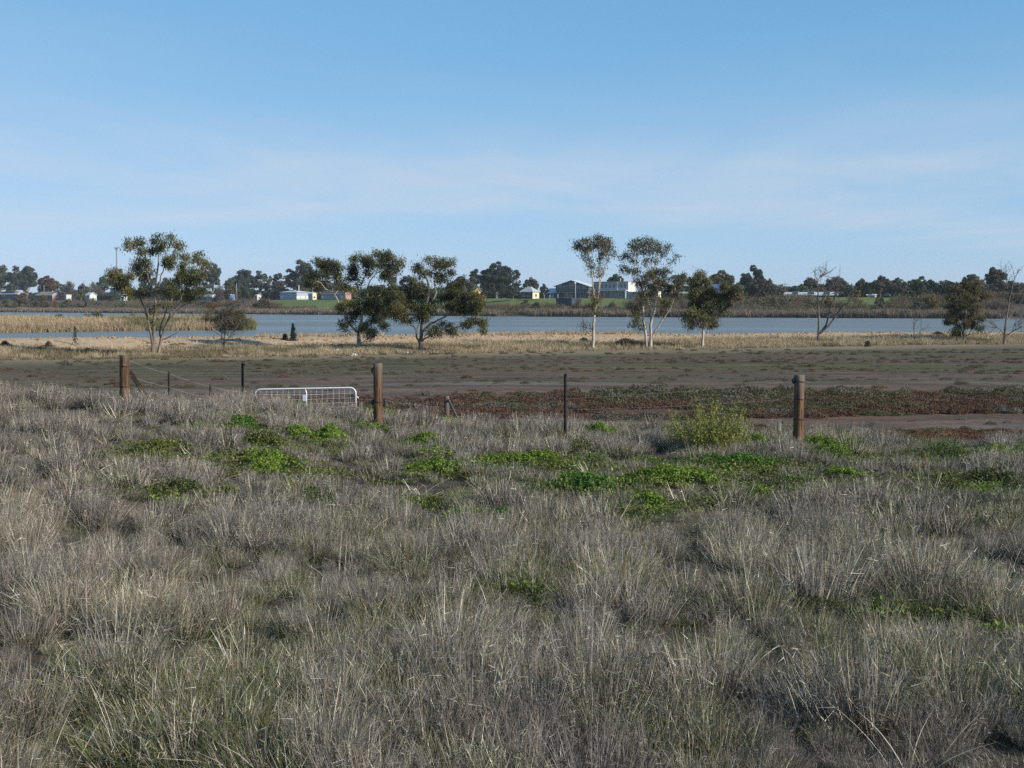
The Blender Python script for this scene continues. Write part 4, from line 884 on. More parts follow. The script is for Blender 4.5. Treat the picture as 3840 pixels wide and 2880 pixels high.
limb_tree('gum_tree', 'dense narrow dark gum near the right edge of the lake bank', 3, (1690, 1032), [
    (0.13, 0.03, [(1690, 1032), (1690, 960), (1700, 880), (1705, 800), (1702, 700), (1710, 600), (1730, 520)], 0.2),
    (0.08, 0.02, [(1682, 1000), (1665, 930), (1650, 860), (1610, 760), (1610, 640)], -0.6),
    (0.06, 0.02, [(1700, 975), (1745, 945), (1790, 860), (1800, 720), (1820, 600)], 0.7),
    (0.04, 0.012, [(1705, 970), (1760, 948), (1820, 950), (1870, 965)], -1.0)],
    [(1720, 530, 55, 36), (1780, 520, 55, 36), (1640, 570, 75, 46), (1740, 590, 85, 46), (1820, 600, 55, 46), (1600, 630, 65, 46), (1700, 660, 85, 46), (1800, 680, 65, 46), (1880, 610, 42, 28), (1580, 690, 46, 36),
     (1650, 730, 75, 36), (1760, 740, 75, 36), (1570, 790, 55, 36), (1650, 800, 65, 36), (1770, 800, 65, 36), (1600, 860, 65, 36), (1680, 880, 60, 36), (1800, 870, 55, 36), (1830, 910, 36, 28), (1580, 920, 36, 22),
     (1650, 940, 50, 26), (1830, 820, 36, 36)],
    M['gumgrey'], EU2 + EU1[1:2], dens=1.5)
limb_tree('dead_tree', 'bare leafless tree at the right edge of the photograph', 3, (2040, 1042), [
    (0.14, 0.02, [(2040, 1042), (2045, 960), (2055, 860), (2070, 760), (2090, 650), (2110, 560), (2125, 490), (2150, 440), (2172, 395)], 0.1),
    (0.07, 0.012, [(2042, 955), (2000, 910), (1960, 885), (1925, 870)], -0.5),
    (0.08, 0.015, [(2048, 970), (2110, 930), (2160, 900), (2225, 865), (2290, 800)], -0.6),
    (0.07, 0.015, [(2055, 850), (2110, 780), (2160, 720), (2225, 640), (2260, 560)], 0.6),
    (0.05, 0.012, [(2110, 930), (2130, 880), (2185, 825), (2230, 740)], 0.4),
    (0.04, 0.01, [(2095, 630), (2070, 540), (2060, 440), (2055, 400)], 0.5)], [], M['dead'], EU1, bare_twigs=12)

# saplings, salt bushes and driftwood on the bank
def bank_bush(name, label, k, cx_, cy_, rx, top, cols, dens=1.0, conical=False, leaf=(0.22, 0.06), cat='bush', group=None):
    bp = crop(k, cx_, cy_); B = G(bp[0], bp[1], 60, 200); s = B.y / F / 2.3042; h = (cy_ - top) * s; w = rx * s
    root = empty(name, B, 0, label, cat, group)
    st = MB()
    for i in range(5):
        a = R.uniform(0, 6.28); q = R.uniform(0.2, 0.7)
        bough(st, [(0, 0, -0.1), (w * 0.3 * q * math.cos(a), w * 0.3 * q * math.sin(a), h * 0.4), (w * q * math.cos(a) * (0.25 if conical else 1), w * q * math.sin(a) * (0.25 if conical else 1), h * 0.85)], 0.025, 0.008, 4)
    tag(st.build('stems', M['dead'], root), kind='stuff')
    nl = int(900 * dens * max(0.3, w * h)); t = R.uniform(0, 1, nl)
    env = (1 - t) ** 0.8 * (0.75 + 0.25 * np.sin(t * 20)) if conical else np.sqrt(np.clip(1 - (t * 1.0) ** 2, 0, 1))
    a = R.uniform(0, 6.283, nl); r = w * env * R.uniform(0.3, 1, nl) ** 0.5 * (0.8 + 0.25 * np.sin(3 * a + 1) + 0.15 * np.sin(7 * a))
    P = np.stack([r * np.cos(a), r * np.sin(a), t * h], 1) + R.normal(0, 0.04, (nl, 3))
    ob('foliage', mk_mesh('foliage', *leaves(P, leaf[0], leaf[1], pick(cols, [1] * len(cols), nl), 0.0), M['leaf']), root)
    return root
DG = [(0.045, 0.058, 0.035), (0.060, 0.070, 0.045), (0.038, 0.048, 0.03)]
DB = [(0.055, 0.052, 0.036), (0.075, 0.070, 0.048), (0.05, 0.045, 0.03)]
bank_bush('sapling', 'small dark pointed sapling on the sand bank left of the leaning gum', 1, 320, 1008, 45, 868, [(0.040, 0.055, 0.048), (0.05, 0.07, 0.055)], 1.6, True)
bank_bush('sapling', 'thin wispy sapling on the far left sand bank', 0, 648, 1050, 38, 885, DG, 0.28, True)
bank_bush('saltbush', 'small dark bush beside the pointed sapling', 1, 250, 1000, 25, 955, DB, 1.2)
bank_bush('saltbush', 'low dark bush just left of the dense right gum', 3, 1470, 1018, 95, 935, DB, 1.3)
bank_bush('saltbush', 'low dark bush under the dense right gum', 3, 1610, 1020, 75, 950, DB, 1.3)
bank_bush('saltbush', 'grey green bush at the foot of the short bare sapling', 3, 1230, 1010, 60, 970, DG, 1.0)
bank_bush('saltbush', 'tiny dark bush in straw grass right of the left bare tree', 3, 860, 1060, 35, 1015, DB, 1.0)
bank_bush('saltbush', 'broad dark shrub and shade band between the two tall gums', 2, 985, 1070, 150, 995, DB, 1.2)  # shrub and tree shadow on the grass, built together as one dark bush
bank_bush('saltbush', 'dark bush tucked just left of the single trunked tall gum', 2, 620, 1050, 60, 985, DB, 1.1)
bank_bush('saltbush', 'big dark bush at the left edge of the sand bank', 0, 45, 1100, 75, 1020, [(0.04, 0.032, 0.026), (0.055, 0.045, 0.035)], 1.6)
bank_bush('saltbush', 'dark brown low bush on the left bank near the wispy sapling', 0, 420, 1060, 35, 1020, [(0.10, 0.05, 0.035), (0.07, 0.04, 0.03)], 1.2)
bank_bush('saltbush', 'dull green bush in dry grass left of the big many-stemmed gum', 0, 340, 1130, 70, 1060, DG, 0.8)
bank_bush('saltbush', 'dull green bush in dry grass at the foot of the many-stemmed gum', 0, 760, 1120, 60, 1075, DG, 0.8)
def branch_pile(label, k, cx_, cy_, w, h, n):
    bp = crop(k, cx_, cy_); B = G(bp[0], bp[1], 60, 200); s = B.y / F / 2.3042
    root = empty('fallen_branch', B, 0, label, 'branch', 'bleached fallen branches')
    for i in range(n):
        x0 = R.uniform(-w, w * 0.4) * s; L = R.uniform(0.5, 1.1) * w * s; z = R.uniform(0.1, 0.5) * h * s
        mb = MB(); bough(mb, [(x0, R.uniform(-.4, .4), z * 0.3), (x0 + L * 0.5, R.uniform(-.5, .5), z + h * s * 0.5), (x0 + L, R.uniform(-.5, .5), z * 0.6)], 0.06, 0.025, 6, 0.03)
        mb.build('bough', M['bleach'], root, smooth=True)
branch_pile('bleached fallen branch lying left of the leaning gum', 1, 660, 1120, 75, 40, 5)
branch_pile('smaller bleached branch lying below the leaning gum', 1, 850, 1142, 40, 22, 3)
branch_pile('thin pale branch in grass left of the spreading gum', 1, 1275, 1122, 40, 16, 2)
def rock(label, px, py, r, col='bleach', cat='stone', name='stone', grp=None):
    q = G(px, py, 2, 200); bm = bmesh.new(); bmesh.ops.create_icosphere(bm, subdivisions=2, radius=r)
    for v in bm.verts: v.co = Vector((v.co.x * 1.3, v.co.y, v.co.z * 0.7)) * R.uniform(0.82, 1.15)
    me = bpy.data.meshes.new(name); bm.to_mesh(me); bm.free(); me.materials.append(M[col])
    return tag(ob(name, me, None, (q.x, q.y, q.z + r * 0.35)), label, cat, grp)
rock('pale boulder in the dry grass between the tall gum and the rounded gum', *crop(2, 1408, 1015), 0.28)
for px, py, r, lb in ((1988, 1537, 0.06, 'leftmost pale stone of the short row near the steel picket'), (2020, 1536, 0.09, 'second pale stone of the short row near the steel picket'),
                      (2032, 1535, 0.08, 'third pale stone of the short row near the steel picket'), (2045, 1536, 0.08, 'rightmost pale stone of the short row near the steel picket'),
                      (2235, 1530, 0.09, 'lone pale stone on the flat right of the steel picket')):
    rock(lb, px, py, r, cat='stone', grp='pale stones on the salt flat')

# ------------------------------------------------------------------ far shore trees and bushes
def far_tree(k, cx_, top, bot, hw, t0, cols, label, style='euc', name='tree', dens=1.0, group='trees along the far shore', cat='tree'):
    px, pt = ecrop(k, cx_, top); pb = ecrop(k, cx_, bot)[1]
    B = far_pt(px, t0); D = B.y; s = D / F
    zt = W(px, pt, D).z; zb = max(W(px, pb + 14, D).z, B.z + (0.0 if style in ('shrub', 'bare') else 1.2)); w = hw / 4.6083 * s * 1.30
    H = zt - B.z; h = max(zt - zb, 1.0)
    root = empty(name, B, 0, label, cat, group)
    cz = (zb + zt) / 2 - B.z
    nb = {'euc': 17, 'dense': 22, 'cone': 16, 'shrub': 9, 'bare': 9}[style]
    tr = MB()
    if style in ('euc', 'dense', 'cone'):
        lean = R.normal(0, 0.04 * w); tp = zb - B.z + h * 0.45
        r0 = 0.022 * H + 0.06
        bough(tr, [(0, 0, -0.5), (lean, 0, tp * 0.5), (lean * 1.5, 0, tp)], r0, r0 * 0.45, 6)
    C = []; 
    for i in range(nb):
        if style == 'cone':
            f = R.uniform(0.02, 0.97); rr = (1 - f) ** 0.75
            a = R.uniform(0, 6.28); C.append((rr * w * 0.75 * math.cos(a), rr * w * 0.75 * math.sin(a), zb - B.z + f * h, 0.20 * w + 0.25 * rr * w))
        else:
            v = R.normal(0, 1, 3); v /= np.linalg.norm(v); q = R.uniform(0.35, 1) ** 0.5
            if style == 'shrub': v[2] = abs(v[2]) * 0.9 + 0.05
            br = w * R.uniform(0.30, 0.46) if style != 'dense' else w * R.uniform(0.30, 0.42)
            br = min(br, h * 0.34)
            zc = cz + v[2] * q * max(h / 2 - br * 0.7, 0.1) if style not in ('shrub', 'bare') else (zb - B.z) + (0.12 + 0.75 * abs(v[2]) * q) * h * 0.88
            C.append((v[0] * q * max(w - br * 0.8, 0.1), v[1] * q * max(w - br * 0.8, 0.1), zc, br))
    C.append((0, 0, zt - B.z - 0.16 * h, 0.16 * h + 0.15 * w * (style != 'cone')))
    parts = []
    ls = max(0.45, 1.15 * s * 4.6)
    for (x, y, z, br) in C:
        if style in ('euc', 'dense', 'cone') and R.uniform() < 0.7:
            bough(tr, [(0, 0, (zb - B.z) * 0.6 + 0.3 * R.uniform(0, 1) * h), (x * 0.6, y * 0.6, z - 0.25 * h * 0.5), (x, y, z)], 0.012 * H, 0.02, 4)
        if style == 'bare':
            nl = int(26 * br * br / (ls * ls) * dens); u = unit(R.normal(0, 1, (nl, 3))) * R.uniform(0.1, 1, (nl, 1)) ** 0.5
            P = np.array([[x, y, z]]) + u * br * np.array([1, 1, 1.1]); up = np.stack([P[:, 0] * 0.4, P[:, 1] * 0.4, np.full(nl, 1.0)], 1)
            cl = pick(cols, [1] * len(cols), nl); parts.append(leaves(P, ls * 2.6, ls * 0.22, cl, -0.4, unit(up), 0.9)); continue
        nl = int((34 if style != 'dense' else 40) * br * br / (ls * ls) * dens) + 10
        ns = 9; u = unit(R.normal(0, 1, (ns, 3))) * R.uniform(0.45, 1, (ns, 1)) ** 0.5
        sub = np.array([[x, y, z]]) + u * br * np.array([1, 1, 0.85]) * 0.75; j = R.integers(0, ns, nl)
        o_ = unit(R.normal(0, 1, (nl, 3))); o_[:, 2] = np.where(o_[:, 2] < -0.3, -o_[:, 2], o_[:, 2])
        P = sub[j] + o_ * (R.uniform(0.25, 1, (nl, 1)) ** 0.4) * br * 0.42
        P[:, 2] = np.maximum(P[:, 2], 0.15)
        bc = np.array(cols)[R.integers(0, len(cols))] * R.uniform(0.85, 1.18)
        cl = np.clip(bc[None] * R.uniform(0.78, 1.22, (ns, 1))[j] * R.uniform(0.85, 1.15, (nl, 1)), 0, 1)
        parts.append(leaves(P, ls, ls * 0.62, cl, 0.1, None, 0, o_, 1.3))
    if style in ('shrub', 'bare'):
        for i in range(7):
            c = C[R.integers(0, len(C))]
            bough(tr, [(R.normal(0, 0.1 * w), R.normal(0, 0.1 * w), -0.3), (c[0] * 0.5, c[1] * 0.5, c[2] * 0.5), c[:3]], 0.02 * H + 0.04, 0.03, 4)
    tag(tr.build('trunk' if style not in ('shrub', 'bare') else 'stems', M['fartrunk'] if style != 'bare' else M['dead'], root), kind=None if style not in ('shrub', 'bare') else 'stuff')
    ob('crown' if style not in ('shrub', 'bare') else 'foliage', mk_mesh('crown', *join(parts), M['leaf']), root)
    return root
BG = [(0.065, 0.084, 0.058), (0.087, 0.104, 0.070), (0.055, 0.072, 0.055)]
OL = [(0.104, 0.104, 0.052), (0.084, 0.090, 0.049), (0.128, 0.113, 0.058)]
RE = [(0.167, 0.058, 0.051), (0.123, 0.058, 0.046), (0.087, 0.080, 0.051)]
BR = [(0.123, 0.094, 0.075), (0.145, 0.109, 0.080), (0.102, 0.087, 0.065)]
PB = [(0.123, 0.099, 0.075), (0.102, 0.094, 0.070), (0.080, 0.090, 0.061)]
GN_ = [(0.061, 0.099, 0.052), (0.080, 0.119, 0.058), (0.049, 0.080, 0.046)]
ORG = [(0.150, 0.090, 0.030), (0.125, 0.085, 0.035), (0.105, 0.078, 0.038)]
GOLD = [(0.175, 0.120, 0.025), (0.145, 0.105, 0.030)]
LIME = [(0.110, 0.130, 0.030), (0.085, 0.115, 0.032)]
SILV = [(0.16, 0.165, 0.13), (0.12, 0.125, 0.095)]
YEL = [(0.27, 0.19, 0.03), (0.21, 0.16, 0.03)]
TREES = [
 (0, 30, 125, 620, 150, 120, PB, 'open crowned gum at the very left edge of the far shore', 'euc', 0.8),
 (0, 170, 290, 625, 160, 105, BG, 'rounded grey green gum above the solar panelled roof', 'euc', 1.2),
 (0, 470, 190, 625, 195, 125, BG, 'large grey green gum behind the left houses', 'euc', 1.2),
 (0, 290, 165, 400, 90, 140, PB, 'thin topped gum between the two left edge gums', 'euc', 0.7),
 (0, 830, 365, 610, 175, 115, RE, 'dark red leaved tree behind the brick gabled house', 'dense', 1.0),
 (0, 1085, 490, 680, 75, 125, GN_, 'small dark green tree right of the red tree', 'dense', 1.0),
 (0, 1215, 462, 710, 140, 95, BR, 'grey leafless tree right of the brick gabled house', 'bare', 1.2),
 (0, 1425, 485, 660, 95, 120, OL, 'small olive tree right of the leafless grey tree', 'euc', 1.0),
 (0, 1620, 480, 660, 160, 130, BR, 'brown twiggy tree mass left of the two storey house', 'bare', 1.3),
 (0, 1795, 345, 580, 105, 150, GN_, 'small dome shaped green tree below the tall light mast on its left', 'dense', 1.0),
 (0, 2060, 235, 570, 160, 100, OL, 'olive and rust crowned tree at the foot of the tall light mast', 'euc', 1.1),
 (0, 1405, 600, 770, 60, 60, LIME, 'small yellow green tree in front of the pale gabled house', 'euc', 0.8),
 (0, 1950, 620, 800, 120, 45, GN_, 'green bushy tree below the two storey house', 'dense', 0.9),
 (1, 330, 330, 640, 150, 120, BG, 'blue green tree half hidden left behind the many-stemmed gum', 'euc', 1.0),
 (1, 640, 395, 650, 140, 125, BG, 'blue green tree half hidden right behind the many-stemmed gum', 'euc', 1.0),
 (1, 1470, 132, 560, 165, 120, BG, 'tall pale green gum just right of the many-stemmed gum', 'euc', 1.15),
 (1, 1800, 370, 570, 125, 110, BG, 'dark round gum left of the pale street pole', 'dense', 0.9),
 (1, 2010, 245, 580, 180, 125, BG, 'broad grey green gum behind the white fence', 'euc', 1.2),
 (1, 2025, 480, 670, 115, 95, GN_, 'dark round tree in front of the broad grey gum', 'dense', 1.0),
 (1, 1590, 530, 850, 130, 45, BR, 'grey leafless bushy tree left of the water tank', 'bare', 1.2),
 (1, 1790, 520, 690, 140, 80, OL, 'olive bushy tree behind the water tank', 'euc', 1.0),
 (2, 80, 265, 650, 135, 110, BG, 'tall grey gum right of the white fence', 'euc', 1.2),
 (2, 225, 345, 640, 75, 120, BG, 'slim blue green gum between two taller gums', 'euc', 0.9),
 (2, 385, 295, 600, 125, 115, PB, 'gum with open crown left of the white trunked giant', 'euc', 0.9),
 (2, 770, 90, 600, 255, 100, PB, 'largest gum behind the long pale house, with white branching trunks', 'euc', 1.0),
 (2, 1200, 420, 640, 180, 115, BG, 'blue green gum behind the leaning gum, left part', 'euc', 1.0),
 (2, 1480, 450, 640, 120, 120, OL, 'olive gum seen through the bare limb of the leaning gum', 'euc', 0.9),
 (2, 850, 565, 650, 55, 92, YEL, 'bright yellow wattle behind the right end of the long pale house', 'dense', 1.0),
 (2, 470, 548, 640, 110, 92, OL, 'olive hedge-like tree behind the long pale house', 'dense', 0.9),
 (3, 150, 300, 600, 105, 115, PB, 'pinkish grey gum between the leaning and the spreading gum', 'euc', 1.0),
 (3, 400, 340, 640, 130, 115, BG, 'blue green gum behind the left side of the spreading gum', 'euc', 1.0),
 (3, 900, 560, 780, 110, 60, GN_, 'green bushy tree behind the trunk of the spreading gum', 'dense', 0.8),
 (3, 1320, 370, 660, 220, 100, PB, 'broad domed gum behind the right side of the spreading gum', 'dense', 1.0),
 (3, 1570, 235, 500, 110, 140, BG, 'slender grey gum left of the great dark gum', 'euc', 0.9),
 (3, 1950, 140, 760, 285, 75, BG, 'great dark domed gum right of the spreading gum', 'dense', 1.15),
 (3, 2185, 230, 620, 75, 115, BG, 'thin gum hugging the right of the great dark gum', 'euc', 0.9),
 (4, 70, 245, 620, 75, 120, BG, 'thin upright gum left of the hipped cottage', 'euc', 0.9),
 (4, 20, 510, 750, 105, 60, BG, 'low grey gum in front of the hipped cottage on its left', 'euc', 1.0),
 (4, 330, 385, 570, 125, 120, BG, 'round gum rising behind the hipped cottage roof', 'dense', 1.0),
 (4, 555, 490, 745, 75, 62, BG, 'small round tree on the lawn between cottage and clubhouse', 'dense', 0.9),
 (4, 1785, 318, 445, 115, 125, GN_, 'dark pine top showing over the flat clubhouse roof', 'dense', 0.9),
 (5, 600, 340, 640, 130, 120, BG, 'blue green gum behind the right crown of the three-stemmed gum', 'euc', 0.9),
 (5, 745, 305, 620, 60, 118, PB, 'slim dark gum just right of the three-stemmed gum', 'euc', 0.9),
 (5, 850, 365, 600, 50, 110, BG, 'narrow dark tree left behind the rounded gum', 'dense', 0.9),
 (5, 1400, 265, 520, 195, 110, OL, 'olive domed tree rising behind the rounded gum', 'dense', 1.1),
 (5, 1780, 600, 850, 90, 45, GN_, 'bright green bush right behind the rounded gum', 'dense', 0.9),
 (5, 1950, 200, 540, 235, 90, BG, 'dark peaked gum right of the rounded gum', 'cone', 2.2),
 (5, 2080, 400, 830, 205, 50, PB, 'very dark spreading tree below the peaked gum', 'dense', 1.0),
 (6, 30, 395, 710, 105, 80, PB, 'brownish gum right of the peaked gum', 'euc', 1.1),
 (6, 260, 560, 690, 110, 120, BG, 'low gum beneath the power pole', 'euc', 0.8),
 (6, 720, 385, 660, 155, 100, PB, 'open crowned gum just left of the bare tree', 'euc', 0.9),
 (6, 560, 500, 670, 180, 90, GN_, 'broad dark green tree behind the left bare tree', 'dense', 0.9),
 (6, 1180, 375, 650, 205, 95, PB, 'domed gum behind the limbs of the left bare tree', 'euc', 1.0),
 (6, 1400, 520, 680, 110, 80, BG, 'low green tree right of the domed gum', 'dense', 0.9),
 (6, 1640, 390, 620, 125, 95, PB, 'round gum left of the pavilion trees', 'euc', 1.0),
 (6, 1950, 365, 690, 195, 95, PB, 'broad brown tipped gum behind the pavilion', 'euc', 1.2),
 (6, 1740, 570, 760, 85, 70, GN_, 'small dark green tree left of the pavilion', 'dense', 0.9),
 (7, 60, 470, 745, 165, 72, PB, 'layered grey brown gum right of the pavilion', 'euc', 1.1),
 (7, 10, 400, 620, 170, 110, GN_, 'dark green tree behind the layered grey gum', 'dense', 0.9),
 (7, 430, 390, 750, 240, 85, GN_, 'wide dark green tree left of the dense right gum', 'dense', 1.1),
 (7, 500, 545, 740, 100, 60, PB, 'small grey tree in front of the wide dark green tree', 'euc', 0.9),
 (7, 900, 435, 750, 225, 85, GN_, 'wide dark green tree behind the dense right gum', 'dense', 1.1),
 (7, 1300, 330, 700, 205, 80, PB, 'purple brown flat topped gum behind the dense right gum', 'euc', 1.2),
 (7, 1700, 200, 790, 180, 70, PB, 'tallest far gum on the right with a ragged top', 'euc', 1.3),
 (7, 1560, 610, 750, 85, 55, LIME, 'lime green small tree right of the dense right gum', 'dense', 0.9),
 (7, 1980, 440, 770, 110, 75, PB, 'reddish topped gum left of the right edge bare tree', 'euc', 1.0),
 (7, 2140, 490, 800, 125, 70, BG, 'grey green gum at the right edge of the far shore', 'euc', 1.0),
]
for (k, cx_, top, bot, hw, t0, cols, lab, sty, dn) in TREES:
    far_tree(k, cx_, top, bot, hw, t0, cols, lab, sty, {'bare': 'leafless_tree'}.get(sty, 'far_tree'), dn)
def woods(n, w, h, pal):
    k = 12; c = np.stack([R.normal(0, w * 0.42, k), R.normal(0, w * 0.42, k), R.uniform(0.18, 0.86, k) * h], 1)
    j = R.integers(0, k, n); P = c[j] + np.clip(R.normal(0, 1, (n, 3)), -1.5, 1.5) * np.array([w * 0.2, w * 0.2, h * 0.12]); P[:, 2] = np.abs(P[:, 2])
    return leaves(P, 1.1, 0.7, pick(pal, [1] * len(pal), n) * R.uniform(0.75, 1.25, (k, 1))[j], 0.05)
V_WOOD = [(*woods(620, 4.4, 6.5, BG), M['leaf']), (*woods(620, 4.4, 6.0, OL), M['leaf']), (*woods(620, 4.4, 6.0, PB), M['leaf']), (*woods(620, 4.2, 6.5, GN_), M['leaf']), (*woods(520, 4.4, 5.5, BR), M['leaf'])]
n = 2300; px = R.uniform(-1300, 4950, n); tt = R.uniform(108, 175, n)
xx = np.linspace(-1300, 620, 3000); yy = np.interp(xx, SH_X, SH_Y) + 140 / 0.75; oo = np.argsort(xx / yy)
x = np.interp((px - 1920) / F, (xx / yy)[oo], xx[oo]); y = np.interp(x, SH_X, SH_Y) + tt / 0.75
amt = np.interp(px, [-300, 400, 560, 900, 1000, 1700, 1800, 2040, 2070, 2480, 2560, 2900, 2950, 3800, 4150], [.95, .9, .9, .95, .8, .9, .8, .4, .25, .3, .8, .95, .9, 1.0, 1.0])
hgt = np.interp(px, [-300, 800, 1000, 1900, 2050, 2450, 2600, 2900, 3100, 4150], [1.15, 1.1, 1.0, 1.05, .6, .65, .95, .88, .85, .9])
kp = R.uniform(0, 1, n) < amt
scatter('far_woodland', 'low mass of bushes and trees behind the far houses', 'woodland', V_WOOD, *place(x[kp], y[kp], 1, 1, 0.04, nv=5, sz=(hgt * R.uniform(0.65, 1.15, n))[kp]))
BUSHES = [
 (0, 70, 690, 870, 85, 24, LIME, 'yellow green bush at the left edge of the far shore', 'shrub'),
 (0, 400, 640, 860, 165, 30, ORG, 'orange brown bush below the solar panelled house', 'shrub'),
 (0, 770, 690, 865, 195, 28, ORG, 'broad orange olive bush below the brick gabled house', 'shrub'),
 (0, 1190, 760, 870, 130, 28, OL, 'olive bush right below the brick gabled house', 'shrub'),
 (0, 1480, 780, 875, 150, 30, BR, 'low brown bush below the pale gabled house', 'shrub'),
 (0, 2110, 790, 880, 110, 30, LIME, 'low green bush left of the many-stemmed gum trunks', 'shrub'),
 (1, 550, 690, 870, 95, 30, ORG, 'orange bush seen between the stems of the many-stemmed gum', 'shrub'),
 (2, 120, 740, 890, 180, 22, ORG, 'rust brown bush left below the long pale house', 'shrub'),
 (4, 430, 800, 910, 120, 20, OL, 'olive bush below the hipped cottage', 'shrub'),
 (4, 240, 770, 860, 110, 34, DB, 'dark mound of a bush on the lawn below the cottage', 'shrub'),
 (4, 1150, 740, 920, 120, 26, BR, 'brown twiggy bush on the lawn below the clubhouse', 'bare'),
 (4, 1735, 800, 910, 85, 26, BR, 'grey twiggy bush on the green lawn below the flat clubhouse wing', 'bare'),
 (5, 750, 790, 1000, 200, 18, BR, 'pale brown leafless bush left of the rounded gum', 'bare'),
 (6, 330, 720, 860, 140, 34, SILV, 'silvery grey bush left of the left bare tree', 'shrub'),
 (6, 90, 740, 900, 130, 26, OL, 'olive brown bush at the left of the silvery bush', 'shrub'),
 (6, 1060, 690, 900, 115, 26, ORG, 'orange brown bush behind the left bare tree', 'shrub'),
 (6, 1540, 600, 860, 100, 34, YEL, 'golden yellow bush right of the left bare tree', 'shrub'),
 (6, 1930, 650, 780, 85, 44, BR, 'brown bush on the lawn left of the pavilion', 'shrub'),
 (6, 1960, 820, 950, 140, 20, OL, 'olive bush on the shore below the pavilion', 'shrub'),
 (7, 650, 710, 950, 215, 24, GOLD, 'golden brown willow bush left of the dense right gum', 'shrub'),
 (7, 390, 780, 1000, 150, 16, OL, 'olive willow bush above the short bare sapling', 'shrub'),
]
for (k, cx_, top, bot, hw, t0, cols, lab, sty) in BUSHES:
    far_tree(k, cx_, top, bot, hw, t0, cols, lab, sty, 'bush', 1.0, 'bushes along the far shore', 'bush')
# willows and shrubs of the reed bed
def isle_bush(k, cx_, cy_, top, hw, cols, lab, depth=0.0, sty='shrub', dens=1.0):
    px, pb = ecrop(k, cx_, cy_); pt = ecrop(k, cx_, top)[1]
    a, c, d = ray(px, pb); D = (CAMZ + 0.4) / -(d / c) + depth
    B = Vector((D * a / c, D, -0.45)); s = D / F
    root = empty('willow_bush', B, 0, lab, 'bush', 'bushes growing on the reed bed')
    h = W(px, pt, D).z - B.z; w = hw / 4.6083 * s; st = MB()
    C = []
    for i in range(14):
        a_ = R.uniform(0, 6.28); q = R.uniform(0.1, 0.8); f = R.uniform(0.12, 0.86)
        C.append((w * q * math.cos(a_) * math.sqrt(max(0.1, 1 - f * f * 0.8)), w * q * 0.8 * math.sin(a_), f * h, 0.30 * min(w, h) + 0.1))
    parts = []
    for (x, y, z, br) in C:
        bough(st, [(x * 0.15, y * 0.15, -0.3), (x * 0.5, y * 0.5, z * 0.55), (x, y, z)], 0.06, 0.02, 4)
        nl = int(300 * br * br * dens) + 30
        P = np.array([[x, y, z]]) + R.normal(0, 0.5, (nl, 3)) * br; P[:, 2] = np.maximum(P[:, 2], 0.05)
        bc = np.array(cols)[R.integers(0, len(cols))] * R.uniform(0.85, 1.15)
        parts.append(leaves(P, 0.42, 0.09, np.clip(bc[None] * R.uniform(0.7, 1.3, (nl, 1)), 0, 1), -0.1))
    tag(st.build('stems', M['dead'], root), kind='stuff'); ob('foliage', mk_mesh('foliage', *join(parts), M['leaf']), root)
isle_bush(1, 1900, 1285, 960, 270, OL, 'large olive willow at the right end of the reed bed', 6)
isle_bush(1, 1430, 1285, 1010, 260, [(0.070, 0.066, 0.034), (0.055, 0.055, 0.030)], 'dark olive willow left of the large willow on the reed bed', 10)
isle_bush(1, 1430, 1200, 740, 150, [(0.15, 0.085, 0.038), (0.13, 0.08, 0.04)], 'tall orange brown willow at the back of the reed bed', 12, dens=0.6)
isle_bush(1, 1780, 1250, 880, 160, [(0.15, 0.085, 0.04), (0.12, 0.085, 0.045)], 'rusty brown willow behind the small sparse gum', 14, dens=0.6)
isle_bush(0, 1510, 1160, 985, 75, [(0.13, 0.05, 0.028), (0.10, 0.045, 0.028)], 'rust coloured round bush on the reed bed', 2)
isle_bush(0, 1680, 1160, 960, 130, [(0.075, 0.08, 0.035), (0.06, 0.065, 0.035)], 'green bush right of the rust coloured bush on the reed bed', 3)
isle_bush(0, 1000, 1130, 1020, 130, [(0.10, 0.105, 0.06), (0.085, 0.09, 0.05)], 'low green shrub at the back of the reed bed', 6)
isle_bush(1, 60, 1150, 1000, 130, [(0.10, 0.075, 0.05), (0.085, 0.07, 0.05)], 'brown shrub at the back of the reed bed beside the many-stemmed gum', 4, dens=0.7)

